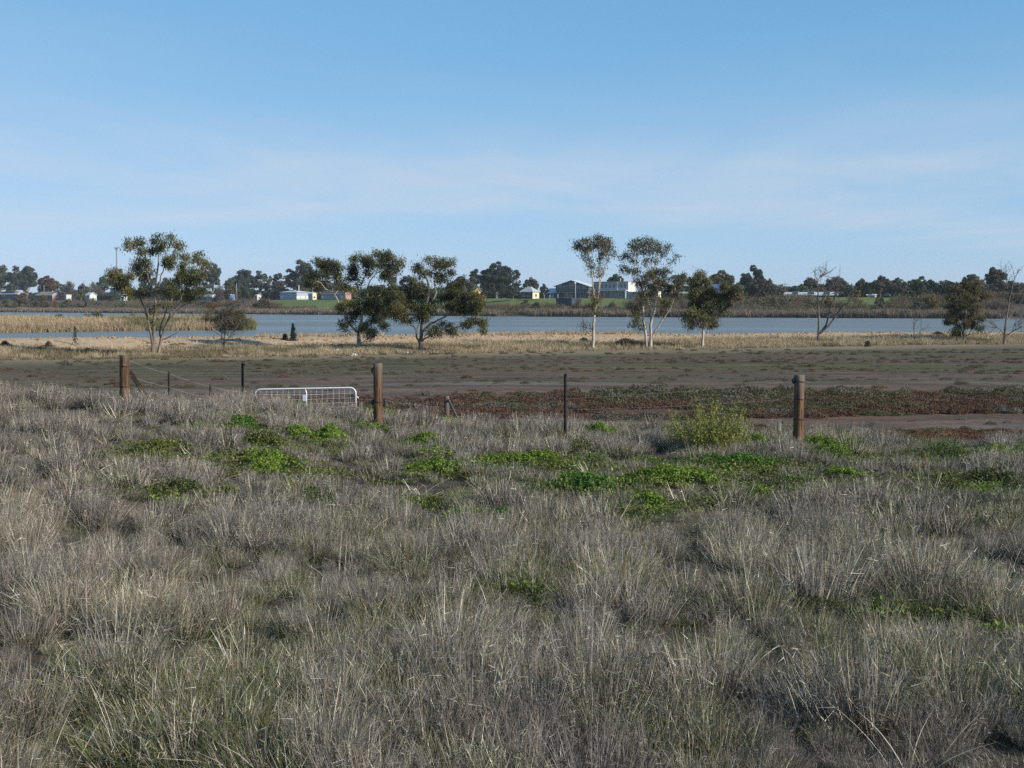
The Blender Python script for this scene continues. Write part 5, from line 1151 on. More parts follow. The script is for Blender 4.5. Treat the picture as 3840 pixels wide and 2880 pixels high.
# ------------------------------------------------------------------ foreground weeds and shrubs
def weed(u, v, hw, hh, cols, lab, lf=0.055, name='weed_patch', up=0.30):
    xb, yb, rx, ry = weed_place(u, v, hw, hh); h = max(0.17, min(up, rx * 0.55))
    root = empty(name, (xb, yb, gz(xb, yb)), 0, lab, 'weed', 'green weeds among the dry grass')
    nl = int(max(260, min(9000, rx * ry * 3.14 * 2100))); a = R.uniform(0, 6.283, nl); r = np.sqrt(R.uniform(0, 1, nl))
    r = np.where(R.uniform(0, 1, nl) < 0.12, r * 1.35, r)
    lob = 0.78 + 0.22 * np.sin(2 * a + R.uniform(0, 6)) + 0.18 * np.sin(5 * a + R.uniform(0, 6)) + 0.12 * np.sin(9 * a)
    x = r * lob * rx * np.cos(a); y = r * lob * ry * np.sin(a)
    pat = fbm(x * 2.2 + u, y * 2.2 + v, 15, 3); sel = pat + 0.30 * (1 - r) > min(0.46, np.quantile(pat + 0.30 * (1 - r), 0.4)); r = r[sel]; a = a[sel]; x = x[sel]; y = y[sel]; nl = len(r)
    bump = 0.30 + 0.9 * fbm(x * 3.2 + u, y * 3.2 + v, 5, 3)
    z = h * np.sqrt(np.clip(1 - r ** 2.0, 0.05, 1)) * bump * 1.25 * R.uniform(0.55, 1.0, nl) ** 0.6 + 0.02
    P = np.stack([x, y, z], 1)
    gx_ = ground(P[:, 0] + xb, P[:, 1] + yb) - gz(xb, yb); P[:, 2] += gx_
    outv = np.stack([np.cos(a) * r, np.sin(a) * r, np.full(nl, 0.8)], 1)
    c = pick(cols, [3, 2, 2][:len(cols)] if len(cols) == 3 else [1] * len(cols), nl) * (0.85 + 0.3 * fbm(x * 3, y * 3, 9, 2))[:, None]
    ob('foliage', mk_mesh('foliage', *leaves(P, lf, lf * 0.62, np.clip(c, 0, 1), -0.1, None, 0, unit(outv), 0.8), M['weed']), root)
    m = max(24, nl // 40); k = R.integers(0, nl, m)
    root_p = P[k] * np.array([0.75, 0.75, 0.0]); root_p[:, 2] = gx_[k] - 0.02; dd = P[k] - root_p
    tag(ob('stems', mk_mesh('stems', *strips(root_p, unit(dd), np.linalg.norm(dd, axis=1), np.full(m, 0.005), dd * 0, unit(np.cross(unit(dd), R.normal(0, 1, (m, 3)))), np.tile(np.array([[0.11, 0.14, 0.05]]), (m, 1)), 2), M['weed']), root), kind='stuff')
for (u, v, hw, hh, cols, lab) in WEEDS: weed(u, v, hw, hh, cols, lab, lf=0.046 if v < 1200 else 0.024)
def shrub(u, vb, vt, hw, cols, lab, nst=60, lf=0.05, dens=1.0, spread=0.5):
    q = G(u * 1.736, vb * 1.736, 2, 50); s = q.y / F * 1.736; h = (vb - vt) * s; w = hw * s
    root = empty('upright_shrub', q, 0, lab, 'shrub', 'upright shrubs on the bank')
    a = R.uniform(0, 6.283, nst); r = np.sqrt(R.uniform(0, 1, nst)); P = np.stack([0.25 * w * r * np.cos(a), 0.25 * w * r * np.sin(a), np.full(nst, -0.03)], 1)
    tip = np.stack([w * r * np.cos(a), w * r * np.sin(a) * 0.8, h * R.uniform(0.35, 1.1, nst) * np.sqrt(np.clip(1 - 0.62 * r * r, 0, 1))], 1)
    D = tip - P; L = np.linalg.norm(D, axis=1); D = D / L[:, None]; S = unit(np.cross(D, R.normal(0, 1, (nst, 3))))
    tag(ob('stems', mk_mesh('stems', *strips(P, D, L, np.full(nst, 0.009), D * 0, S, np.tile(np.array([[0.20, 0.19, 0.10]]), (nst, 1)), 3), M['weed']), root), kind='stuff')
    nl = int(nst * 34 * dens); k = R.integers(0, nst, nl); t = R.uniform(0.25, 1.03, nl)
    X = P[k] + D[k] * (L[k] * t)[:, None] + R.normal(0, 0.028, (nl, 3))
    X[:, 2] = np.maximum(X[:, 2], 0.01)
    ob('foliage', mk_mesh('foliage', *leaves(X, lf, lf * 0.38, pick(cols, [1] * len(cols), nl), -0.5), M['weed']), root)
YG = [(0.235, 0.250, 0.060), (0.190, 0.215, 0.055), (0.27, 0.27, 0.075)]
shrub(1530, 982, 864, 104, YG, 'tall yellow green bushy shrub left of the right timber post', 190, 0.055, 1.8)
shrub(1250, 985, 935, 40, WO, 'dull olive upright shrub right of the steel picket', 45, 0.045)
shrub(2040, 992, 944, 60, [(0.11, 0.15, 0.04), (0.09, 0.13, 0.035)], 'green upright shrub right of the right timber post', 80, 0.05)
shrub(2200, 990, 950, 34, [(0.11, 0.16, 0.04), (0.08, 0.12, 0.035)], 'green upright shrub at the right edge of the bank', 40, 0.05)
shrub(1840, 975, 935, 40, WO, 'small wispy green shrub beside the right timber post', 30, 0.045, 0.8)
shrub(525, 872, 838, 60, [(0.17, 0.17, 0.05), (0.13, 0.14, 0.045)], 'yellow green shrub in front of the left end of the gate', 60, 0.05)
shrub(48, 856, 822, 24, [(0.10, 0.11, 0.045), (0.075, 0.085, 0.04)], 'dark green shrub on the left crest of the bank', 34, 0.05)
shrub(1960, 965, 930, 60, [(0.13, 0.15, 0.045), (0.11, 0.11, 0.045)], 'low wispy shrub between the right timber post and the green shrub', 36, 0.045, 0.7)

# ------------------------------------------------------------------ fence posts, gate, wires
def timber_post(u, vt, D, dia, lab, lean=(0, 0), knobs=()):
    px = u * 1.736; top = W(px, vt * 1.736, D); x = top.x; zg = gz(x, D); H = top.z - zg
    root = empty('timber_post', (x - lean[0] * H, D - lean[1] * H, zg), 0, lab, 'fence post', 'round timber strainer posts')
    n, k = 16, 18; V = []; Fc = []
    ph = R.uniform(0, 6.28, 4)
    for i in range(n + 2):
        t = min(i / (n - 1), 1.0); z = -0.35 + t * (H + 0.35)
        r = dia / 2 * (1.04 - 0.06 * t)
        if i >= n: r *= (0.93, 0.0)[i - n]; z += 0.006
        for j in range(k):
            a = 2 * math.pi * j / k
            q = r * (1 + 0.025 * math.sin(2 * a + ph[0] + 3 * t) + 0.022 * math.sin(5 * a + ph[1]) + 0.02 * math.sin(9 * t + ph[2] + a))
            V.append((q * math.cos(a) + lean[0] * z, q * math.sin(a) + lean[1] * z, z))
    for i in range(n + 1):
        for j in range(k): Fc.append((i * k + j, i * k + (j + 1) % k, (i + 1) * k + (j + 1) % k, (i + 1) * k + j))
    me = mk_mesh('shaft', np.array(V), np.array(Fc), None, M['post'], True); ob('shaft', me, root)
    for (kind, f, side) in knobs:
        z = f * H; r = dia / 2; cx_ = lean[0] * z; cy_ = lean[1] * z
        mb = MB()
        if kind == 'loop':
            mb.tube([(cx_ + (r * 1.04) * math.cos(a), cy_ + (r * 1.04) * math.sin(a), z + 0.01 * math.sin(a * 2)) for a in np.linspace(0, 2 * math.pi, 17)], 0.008, 5); mb.build('wire_loop', M['steel'], root)
        else:
            mb.tube([(cx_ + side * (r - 0.02), cy_ - 0.03, z + 0.06), (cx_ + side * (r + 0.035), cy_ - 0.04, z + 0.01), (cx_ + side * (r + 0.02), cy_ - 0.03, z - 0.06)], [0.022, 0.036, 0.018], 7); mb.build('wire_knot', M['steel'], root)
    return Vector((x, D, zg)), H
pl, hl = timber_post(269.5, 768, 33.0, 0.235, 'leftmost round timber post, grey topped, with a slanting brace', (0.02, 0), (('loop', 0.42, 1), ('loop', 0.80, 1)))
pm, hm = timber_post(816, 785, 34.0, 0.225, 'middle round timber post, orange brown, right of the metal gate', (0.0, 0), (('knot', 0.90, -1), ('knot', 0.42, -1), ('loop', 0.42, 1)))
pr, hr = timber_post(1727, 810, 30.0, 0.225, 'rightmost and nearest round timber post', (0.008, 0), (('knot', 0.93, -1), ('loop', 0.45, 1), ('loop', 0.92, 1), ('loop', 0.70, 1)))
def picket(px, py, D, lab, w=0.045, name='steel_picket', hz=None):
    top = W(px, py, D); zg = gz(top.x, D); H = top.z - zg
    root = empty(name, (top.x, D, zg), R.uniform(-0.3, 0.3), lab, 'fence post', 'black steel pickets')
    mb = MB()
    for a in (0.5, 0.5 + 2.094, 0.5 + 4.189):
        c, s_ = math.cos(a), math.sin(a); e = 0.005
        vs = []
        for z in (-0.3, H):
            vs += [(-s_ * e, c * e, z), (c * w * 0.62 - s_ * e, s_ * w * 0.62 + c * e, z), (c * w * 0.62 + s_ * e, s_ * w * 0.62 - c * e, z), (s_ * e, -c * e, z)]
        mb.add(vs, [(0, 1, 2, 3), (7, 6, 5, 4), (0, 4, 5, 1), (1, 5, 6, 2), (2, 6, 7, 3), (3, 7, 4, 0)])
    mb.build('blade', M['steel'], root)
    cb = MB(); cb.tube([(0, 0, H - 0.05), (0, 0, H - 0.02), (0, 0, H + 0.012)], [0.018, 0.034, 0.02], 6); cb.build('wire_clip', M['steel'], root)
    return top
tA = picket(633, 1395, 39.0, 'black steel picket just right of the leftmost timber post', 0.055)
tB = picket(788, 1444, 45.0, 'short looking black steel picket left of the gate', 0.055)
tC = picket(1442, 1496, 48.0, 'dark picket touching the right side of the middle timber post', 0.06)
tD = picket(1552, 1511, 47.0, 'small dark picket between the middle timber post and the braced stump', 0.055)
tE = picket(2121, 1403, 31.0, 'tall black steel picket standing alone right of centre', 0.062)
tF = picket(2137, 1572, 43.5, 'tiny dark stake just right of the tall steel picket', 0.05)
M['darkbeam'] = mottled('dark_timber', (0.03, 0.024, 0.02), (0.09, 0.07, 0.055), 8, 0.9, 0.4, (3, 3, 1))
def strut(P, Q, w, mat, lab):
    P = Vector(P); Q = Vector(Q); root = empty('brace_strut', Q, 0, lab, 'brace')
    mb = MB(); mb.tube([P - Q, (P - Q) * 0.5, Vector((0, 0, 0))], [w * 0.62, w * 0.62, w * 0.62], 4); mb.build('beam', mat, root)
P0 = pl + Vector((0.10, -0.02, hl * 0.72)); b = W(575, 1490, 35.4); strut(P0, (b.x, b.y, gz(b.x, b.y) - 0.05), 0.105, M['darkbeam'], 'slanting timber brace leaning on the leftmost post')
# braced stump right of the middle post
top = W(1675, 1484, 46.0); zg = gz(top.x, 46.0); H = top.z - zg
st = empty('timber_stump', (top.x, 46.0, zg), 0, 'short grey timber stump post with a brace, right of the middle post', 'fence post')
mb = MB(); mb.tube([(0, 0, -0.3), (0, 0, H * 0.5), (0, 0, H - 0.03), (0, 0, H)], [0.088, 0.085, 0.088, 0.07], 12); mb.build('shaft', M['oldwood'], st, smooth=True)
b = W(1733, 1600, 43.6); strut((top.x + 0.06, 45.93, zg + H * 0.86), (b.x, b.y, gz(b.x, b.y) - 0.05), 0.075, M['oldwood'], 'slanting timber brace against the short stump post')
def wire(pts, lab, r=0.0045, sag=0.03, grp=None):
    P = []
    for i in range(len(pts) - 1):
        a, b_ = Vector(pts[i]), Vector(pts[i + 1])
        for k in range(8): t = k / 8; q = a.lerp(b_, t); q.z -= sag * 4 * t * (1 - t); P.append(q)
    P.append(Vector(pts[-1])); o = P[0].copy()
    mb = MB(); mb.tube([p - o for p in P], r, 5); tag(mb.build('fence_wire', M['wire'], None, o), lab, 'wire', grp)
gl_top = W(905, 1470, 48.3)
wire([pl + Vector((0.12, 0, hl * 0.90)), tA - Vector((0, 0, 0.04)), tB - Vector((0, 0, 0.04)), gl_top], 'top fence wire from the leftmost post down to the gate', 0.003)
wire([pl + Vector((0.12, 0, hl * 0.62)), tA - Vector((0, 0, 0.42)), tB - Vector((0, 0, 0.42)), gl_top - Vector((0, 0, 0.3))], 'middle fence wire from the leftmost post down to the gate', 0.003)
wire([pl + Vector((0.12, 0, hl * 0.42)), tA - Vector((0, 0, 0.66)), tB - Vector((0, 0, 0.7)), gl_top - Vector((0, 0, 0.55))], 'lowest fence wire from the leftmost post down to the gate', 0.0028)
gp = W(1330, 1492, 50.6)
wire([gp, tC - Vector((0, 0, 0.05)), tD - Vector((0, 0, 0.05)), Vector((top.x, 46, zg + H * 0.62))], 'upper wire running from the gate to the braced stump', 0.006)
wire([gp - Vector((0, 0, 0.4)), tC - Vector((0, 0, 0.45)), tD - Vector((0, 0, 0.42)), Vector((top.x, 46, zg + H * 0.25))], 'lower wire running from the gate to the braced stump', 0.005)
for f, nm in ((0.92, 'top'), (0.70, 'middle'), (0.45, 'low')):
    wire([pm + Vector((0.1, 0, hm * f)), Vector((tE.x, tE.y, gz(tE.x, tE.y) + 1.12 * f)), pr + Vector((-0.1, 0, hr * f))], nm + ' thin wire between the middle and the rightmost timber posts', 0.0018, 0.03)
# the gate
GD = 50.0
gL = W(956, 1457, GD); gR = W(1334, 1451, GD); g0 = Vector((gL.x, GD, 0.0)); gw = gR.x - gL.x; gh = (gL.z + gR.z) / 2
gate = empty('farm_gate', (gL.x, GD, gz(gL.x, GD)), 0, 'white galvanised pipe and mesh farm gate in the dip behind the grass', 'gate')
zoff = -gz(gL.x, GD); zl = gL.z + zoff - 0.026; zr = gR.z + zoff - 0.026; zb = 0.10; rc = 0.20
pts = [(0, 0, zb), (0, 0, zl - rc)]
for a in np.linspace(0, math.pi / 2, 6)[1:]: pts.append((rc - rc * math.cos(a), 0, zl - rc + rc * math.sin(a)))
for a in np.linspace(0, math.pi / 2, 6)[:-1]: pts.append((gw - rc + rc * math.sin(a), 0, zr - rc + rc * math.cos(a)))
pts += [(gw, 0, zr - rc), (gw, 0, zb)]
mb = MB(); mb.tube(pts, 0.027, 10); mb.build('frame', M['galv'], gate, smooth=True)
mb = MB(); mb.tube([(0, 0, zb), (gw, 0, zb)], 0.0265, 10); mb.build('bottom_rail', M['galv'], gate, smooth=True)
sx = gw * (1147 - 956) / (1334 - 956)
mb = MB(); mb.tube([(sx - 0.015, 0, zl - 0.01), (sx + 0.02, 0, zl - 0.14), (sx + 0.012, 0, zl - 0.5), (sx, 0, zb)], 0.022, 8); mb.build('centre_stay', M['galv'], gate, smooth=True)
def zt_at(x): return zl + (zr - zl) * x / gw
for i in range(5):
    d = 0.19 + 0.165 * i; mb = MB(); mb.tube([(0.0, 0.012, zl - d), (gw * 0.5, 0.012, zl - d - 0.012), (gw, 0.012, zr - d)], 0.0048, 5); mb.build('mesh_wire', M['galv'], gate)
nv = 18
for i in range(1, nv):
    x = gw * i / nv
    if abs(x - sx) < 0.06: continue
    mb = MB(); mb.tube([(x, 0.012, zt_at(x)), (x, 0.012, zb)], 0.0035, 5); mb.build('mesh_wire', M['galv'], gate)
M['tagblue'] = mottled('pale_blue_plate', (0.42, 0.52, 0.66), (0.62, 0.70, 0.80), 6, 0.5)
mb = MB(); mb.box(sx - 0.11, sx + 0.005, -0.04, -0.03, zl - 0.42, zl - 0.19); mb.build('tag_plate', M['tagblue'], gate)
mb = MB(); mb.tube([(gw + 0.02, 0, zr - 0.36), (gw + 0.06, 0, zr - 0.33), (gw + 0.10, 0, zr - 0.38)], [0.02, 0.035, 0.012], 7); mb.build('latch', M['galv'], gate)
# gate posts and odds and ends around it
def squat(px, py, D, w, d, mat, name, lab, cat='fence post', rnd=False):
    tp = W(px, py, D); zg = gz(tp.x, D); H = tp.z - zg
    r_ = empty(name, (tp.x, D, zg), 0.15, lab, cat); mb = MB()
    if rnd: mb.tube([(0, 0, -0.2), (0, 0, H * 0.6), (0.01, 0, H - 0.02), (0.01, 0, H)], [w * 0.55, w * 0.5, w * 0.48, w * 0.4], 10)
    else: mb.box(-w / 2, w / 2, -d / 2, d / 2, -0.2, H)
    o = mb.build('shaft', mat, r_)
    if not rnd:
        bv = o.modifiers.new('bevel', 'BEVEL'); bv.width = 0.015; bv.segments = 2
    return r_, H
r1, h1 = squat(1318, 1479, 50.7, 0.165, 0.16, M['steel'], 'gate_post', 'dark square gate post behind the right end of the gate')
squat(1350, 1508, 50.4, 0.20, 0.2, M['oldwood'], 'old_stump', 'grey weathered stump right of the gate', 'stump', True)
squat(933, 1475, 49.0, 0.24, 0.2, M['brownwood'], 'sleeper_post', 'squat brown timber block at the left end of the gate')
tp = W(910, 1360, 48.3); zg = gz(tp.x, 48.3); H = tp.z - zg
hp = empty('iron_gate_post', (tp.x, 48.3, zg), 0, 'tall dark iron post at the left end of the gate', 'fence post')
mb = MB(); mb.box(-0.045, -0.033, -0.05, 0.05, -0.3, H); mb.build('flange', M['steel'], hp)
mb = MB(); mb.box(-0.033, 0.04, 0.036, 0.05, -0.3, H - 0.03); mb.build('web', M['oldwood'], hp)
mb = MB(); mb.box(0.028, 0.04, -0.05, 0.036, -0.3, H - 0.03); mb.build('flange', M['steel'], hp)
mb = MB(); mb.tube([(0.03, 0, H - 0.11), (0.04, -0.01, H - 0.05), (0.03, 0, H + 0.03)], [0.03, 0.06, 0.03], 8); mb.build('hinge_knob', M['steel'], hp)

# ------------------------------------------------------------------ houses of the far shore
def plain(name, c, rough=0.7, spec=0.3, var=0.12):
    return mottled(name, tuple(v * (1 - var) for v in c), tuple(min(1, v * (1 + var)) for v in c), 0.8, rough, 0.0, spec=spec)
H_ = dict(white=plain('white_paint', (0.60, 0.60, 0.58), 0.6), cream=plain('cream_paint', (0.70, 0.62, 0.42)), brick=plain('pink_brick', (0.42, 0.25, 0.19)), tanroof=plain('tan_tile_roof', (0.30, 0.26, 0.15)),
          greyroof=plain('grey_steel_roof', (0.40, 0.40, 0.39), 0.5), paleroof=plain('pale_steel_roof', (0.62, 0.62, 0.63), 0.45), blueroof=plain('blue_steel_roof', (0.12, 0.19, 0.33), 0.5), darkroof=plain('dark_roof', (0.09, 0.09, 0.10)),
          brownroof=plain('brown_tile_roof', (0.16, 0.10, 0.075)), bluewall=plain('pale_blue_wall', (0.33, 0.39, 0.47)), darkwall=plain('dark_wall', (0.075, 0.075, 0.08)), greywall=plain('grey_wall', (0.30, 0.31, 0.33)),  # dark_wall also colours house fronts that stand in shade
          glass=mottled('window_glass', (0.03, 0.045, 0.06), (0.06, 0.08, 0.10), 2, 0.08, 0.0, spec=0.8), navy=plain('navy_cloth', (0.035, 0.05, 0.075)), green=plain('green_wall', (0.16, 0.22, 0.19)), red=plain('red_wall', (0.42, 0.10, 0.08)),
          yellow=plain('yellow_wall', (0.62, 0.47, 0.20)), solar=mottled('solar_cells', (0.012, 0.02, 0.05), (0.02, 0.03, 0.075), 3, 0.15, 0.0, spec=0.7), pole=plain('pale_pole', (0.45, 0.44, 0.42)), timberpole=plain('timber_pole', (0.16, 0.13, 0.11)))
def theta(x):
    sl = (np.interp(x + 15, SH_X, SH_Y) - np.interp(x - 15, SH_X, SH_Y)) / 30
    return math.atan(-sl)
def house(name, lab, pL, pC, pR, t0, eave, ridge, roof, wallm, roofm, wins=(), cat='house', endm=None, over=0.5, floors=0, extra=None, trim=None, maxw=30):
    C = far_pt(pC, t0); D = C.y; th = theta(C.x)
    L = (pC - pL) / F * D / math.cos(th); Wd = min(maxw, (pR - pC) / F * D / math.sin(th)); Wd = max(Wd, 3.0)
    he = W(pC, eave, D).z - C.z; hrg = max(W(pC, ridge, D).z - C.z, he + 0.15)
    root = empty(name, C, -th, lab, cat)
    mb = MB(); mb.box(-L, 0, 0, Wd, -2.5, he)
    if roof == 'gx': mb.add([(0, 0, he), (0, Wd, he), (0, Wd / 2, hrg - 0.12), (-L, 0, he), (-L, Wd, he), (-L, Wd / 2, hrg - 0.12)], [(0, 1, 2), (5, 4, 3), (0, 2, 5, 3), (1, 4, 5, 2)])
    if roof == 'gy': mb.add([(0, 0, he), (-L, 0, he), (-L / 2, 0, hrg - 0.12), (0, Wd, he), (-L, Wd, he), (-L / 2, Wd, hrg - 0.12)], [(0, 1, 2), (5, 4, 3), (0, 2, 5, 3), (1, 4, 5, 2)])
    mb.build('wall', wallm, root)
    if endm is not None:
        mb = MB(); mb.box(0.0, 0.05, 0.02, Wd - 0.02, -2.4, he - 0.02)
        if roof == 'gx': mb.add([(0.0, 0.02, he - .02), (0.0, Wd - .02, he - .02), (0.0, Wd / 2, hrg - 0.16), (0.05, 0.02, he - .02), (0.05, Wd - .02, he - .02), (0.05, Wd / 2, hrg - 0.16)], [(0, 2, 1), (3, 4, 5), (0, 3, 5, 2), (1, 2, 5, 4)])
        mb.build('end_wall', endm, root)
    o = over; tk = 0.16; rb = MB()
    def slab(vs):
        n = len(vs); rb.add([(x, y, z) for x, y, z in vs] + [(x, y, z + tk) for x, y, z in vs], [tuple(range(n - 1, -1, -1)), tuple(range(n, 2 * n))] + [(i, (i + 1) % n, (i + 1) % n + n, i + n) for i in range(n)])
    if roof == 'gx':
        k = (hrg - he) / (Wd / 2) * o
        slab([(-L - o, -o, he - k), (o, -o, he - k), (o, Wd / 2, hrg), (-L - o, Wd / 2, hrg)]); slab([(o, Wd + o, he - k), (-L - o, Wd + o, he - k), (-L - o, Wd / 2, hrg), (o, Wd / 2, hrg)])
    elif roof == 'gy':
        k = (hrg - he) / (L / 2) * o
        slab([(o, -o, he - k), (o, Wd + o, he - k), (-L / 2, Wd + o, hrg), (-L / 2, -o, hrg)]); slab([(-L - o, Wd + o, he - k), (-L - o, -o, he - k), (-L / 2, -o, hrg), (-L / 2, Wd + o, hrg)])
    elif roof == 'hip':
        i = min(L, Wd) / 2; A = [(-L - o, -o, he), (o, -o, he), (o, Wd + o, he), (-L - o, Wd + o, he)]
        if L >= Wd: r1_, r2_ = (-L + i, Wd / 2, hrg), (-i + 0.01, Wd / 2, hrg)
        else: r1_, r2_ = (-L / 2, i, hrg), (-L / 2, Wd - i + 0.01, hrg)
        rb.add(A + [(x, y, z - tk) for x, y, z in A] + [r1_, r2_], [(7, 6, 5, 4), (4, 5, 1, 0), (5, 6, 2, 1), (6, 7, 3, 2), (7, 4, 0, 3)] + ([(0, 1, 9, 8), (1, 2, 9), (2, 3, 8, 9), (3, 0, 8)] if L >= Wd else [(0, 1, 8), (1, 2, 9, 8), (2, 3, 9), (3, 0, 8, 9)]))
    else:
        rb.box(-L - o * 0.6, o * 0.6, -o * 0.6, Wd + o * 0.6, he, he + (hrg - he))
    rf = rb.build('roof', roofm, root)
    if trim is not None:
        tb = MB(); zf = he - ((hrg - he) / (Wd / 2) * o if roof == 'gx' else 0)
        if roof == 'gx':
            tb.box(-L - o, o + 0.03, -o - 0.06, -o, zf - 0.10, zf + 0.16); tb.build('fascia', trim, root)
            tb = MB()
            for y0, y1 in ((-o, Wd / 2), (Wd + o, Wd / 2)):
                tb.add([(o + .005, y0, zf - .12), (o + .06, y0, zf - .12), (o + .06, y0, zf + .22), (o + .005, y0, zf + .22), (o + .005, y1, hrg - .12), (o + .06, y1, hrg - .12), (o + .06, y1, hrg + .22), (o + .005, y1, hrg + .22)],
                       [(0, 1, 2, 3), (7, 6, 5, 4), (0, 4, 5, 1), (1, 5, 6, 2), (2, 6, 7, 3), (3, 7, 4, 0)])
            tb.build('bargeboard', trim, root)
        else:
            tb.box(-L - o - 0.02, o + 0.02, -o - 0.08, -o - 0.005, he - 0.22, he + 0.06); tb.build('fascia', trim, root)
    for (face, f, wd, z0, z1, pm_) in wins:
        mb = MB(); pn = MB()
        if face == 'F':
            x = -L * (1 - f); mb.box(x - wd / 2, x + wd / 2, -0.07, 0.02, z0, z1); pn.box(x - wd / 2 + .08, x + wd / 2 - .08, -0.10, -0.072, z0 + .08, z1 - .08)
        else:
            y = Wd * f; mb.box(0.02, 0.10, y - wd / 2, y + wd / 2, z0, z1); pn.box(0.102, 0.13, y - wd / 2 + .08, y + wd / 2 - .08, z0 + .08, z1 - .08)
        door = z0 < 0.2
        a = mb.build('door' if door else 'window', H_['white'], root); pn.build('panel' if door else 'pane', pm_, a)
    if extra: extra(root, L, Wd, he, hrg)
    return root
gls = H_['glass']; wh = H_['white']
def solar_x(root, L, Wd, he, hrg):
    for i in range(5):
        x0 = -L * 0.80 + i * L * 0.12; z0 = he + 0.25 * (hrg - he); z1 = he + 0.85 * (hrg - he); y0 = Wd / 2 * 0.25; y1 = Wd / 2 * 0.85
        mb = MB(); mb.add([(x0, y0, z0 + .22), (x0 + L * .11, y0, z0 + .22), (x0 + L * .11, y1, z1 + .22), (x0, y1, z1 + .22), (x0, y0, z0 + .30), (x0 + L * .11, y0, z0 + .30), (x0 + L * .11, y1, z1 + .30), (x0, y1, z1 + .30)],
                           [(3, 2, 1, 0), (4, 5, 6, 7), (0, 1, 5, 4), (1, 2, 6, 5), (2, 3, 7, 6), (3, 0, 4, 7)]); mb.build('solar_panel', H_['solar'], root)
def chim(x, y, h, w=0.5, m='white'):
    def f(root, L, Wd, he, hrg):
        mb = MB(); mb.box(-L * x - w / 2, -L * x + w / 2, Wd * y - w / 2, Wd * y + w / 2, he, hrg + h); mb.build('chimney', H_[m], root)
    return f
def deck(posts, z, depth, m='white'):
    def f(root, L, Wd, he, hrg):
        mb = MB(); mb.box(-L, 0.1, -depth, -0.02, z - 0.22, z); mb.build('veranda_roof', H_[m], root)
        for i in range(posts):
            x = -L + 0.15 + (L - 0.2) * i / (posts - 1); mb = MB(); mb.box(x - .08, x + .08, -depth + .05, -depth + .21, -2.0, z - 0.225); mb.build('veranda_post', H_[m], root)
    return f
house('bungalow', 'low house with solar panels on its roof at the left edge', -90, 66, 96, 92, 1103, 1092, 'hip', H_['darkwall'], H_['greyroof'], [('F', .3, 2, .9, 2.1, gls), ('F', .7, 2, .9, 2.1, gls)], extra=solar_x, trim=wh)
house('brick_house', 'long brick house with a white edged gable and tan roof on the left', 97, 196.5, 234, 84, 1106, 1093.5, 'gx', H_['darkwall'], H_['tanroof'], [('E', .78, 3.6, .05, 2.3, wh), ('E', .30, 1.0, .9, 2.1, gls), ('F', .25, 2.2, .8, 2.1, gls), ('F', .6, 2.2, .8, 2.1, gls)], endm=H_['brick'], trim=wh, extra=chim(.35, .5, 0.7))  # front painted dark for shade under the eave; brick on the end only
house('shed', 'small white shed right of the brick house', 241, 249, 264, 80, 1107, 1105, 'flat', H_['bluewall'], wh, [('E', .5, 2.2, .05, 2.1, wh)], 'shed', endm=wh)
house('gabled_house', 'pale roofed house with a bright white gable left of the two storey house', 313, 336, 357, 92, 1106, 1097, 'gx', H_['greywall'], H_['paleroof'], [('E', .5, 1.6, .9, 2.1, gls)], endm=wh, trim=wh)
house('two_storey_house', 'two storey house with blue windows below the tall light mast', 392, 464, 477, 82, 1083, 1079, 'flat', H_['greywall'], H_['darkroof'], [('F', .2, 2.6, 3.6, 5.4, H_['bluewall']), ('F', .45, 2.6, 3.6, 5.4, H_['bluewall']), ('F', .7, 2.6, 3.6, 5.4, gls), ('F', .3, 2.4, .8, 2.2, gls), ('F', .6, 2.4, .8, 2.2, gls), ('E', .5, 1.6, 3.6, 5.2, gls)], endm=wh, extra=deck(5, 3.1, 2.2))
house('low_house', 'long low green walled house behind the many-stemmed gum', 660, 795, 806, 74, 1110, 1104, 'gx', H_['green'], H_['greyroof'], [('F', .3, 2, .9, 2, gls), ('F', .6, 2, .9, 2, gls), ('F', .85, 2, .9, 2, gls)], endm=wh, trim=wh)
house('cottage', 'little red and white cottage left of the long pale house', 957, 964, 975, 72, 1107, 1103, 'gx', H_['red'], H_['greyroof'], [('E', .5, 1.2, .9, 2, gls)], endm=wh)
house('long_house', 'long pale blue and white house above the lawn, left of the leaning gum', 1036, 1113, 1152, 76, 1095, 1090, 'hip', H_['bluewall'], H_['paleroof'], [('F', .12, 3.2, .7, 2.4, wh), ('F', .38, 2.0, .9, 2.2, gls), ('F', .58, 2.0, .9, 2.2, gls), ('F', .8, 2.2, .9, 2.2, gls), ('E', .12, 2.2, .6, 2.2, H_['cream']), ('E', .40, 1.6, .5, 2.3, wh), ('E', .58, 1.6, .5, 2.3, wh), ('E', .9, 2.0, .6, 2.2, H_['cream'])], trim=wh, extra=chim(.15, .4, 3.4, 0.32))  # cream and white end panes stand for sunlight on the windows
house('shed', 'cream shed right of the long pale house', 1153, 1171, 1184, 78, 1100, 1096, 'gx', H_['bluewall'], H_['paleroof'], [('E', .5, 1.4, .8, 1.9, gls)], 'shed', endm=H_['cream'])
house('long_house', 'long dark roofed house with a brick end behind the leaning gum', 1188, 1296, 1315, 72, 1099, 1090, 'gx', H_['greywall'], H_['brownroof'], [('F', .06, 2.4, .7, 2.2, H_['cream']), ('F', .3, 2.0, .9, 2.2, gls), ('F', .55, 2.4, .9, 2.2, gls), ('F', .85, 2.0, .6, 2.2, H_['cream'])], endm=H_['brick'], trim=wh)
house('gabled_house', 'yellow gabled house with a brown roof right of the spreading gum', 1764, 1776, 1802, 98, 1092, 1081, 'gx', H_['brownroof'], H_['brownroof'], [('E', .5, 1.6, 1.2, 2.6, gls)], endm=H_['yellow'], trim=H_['brick'])
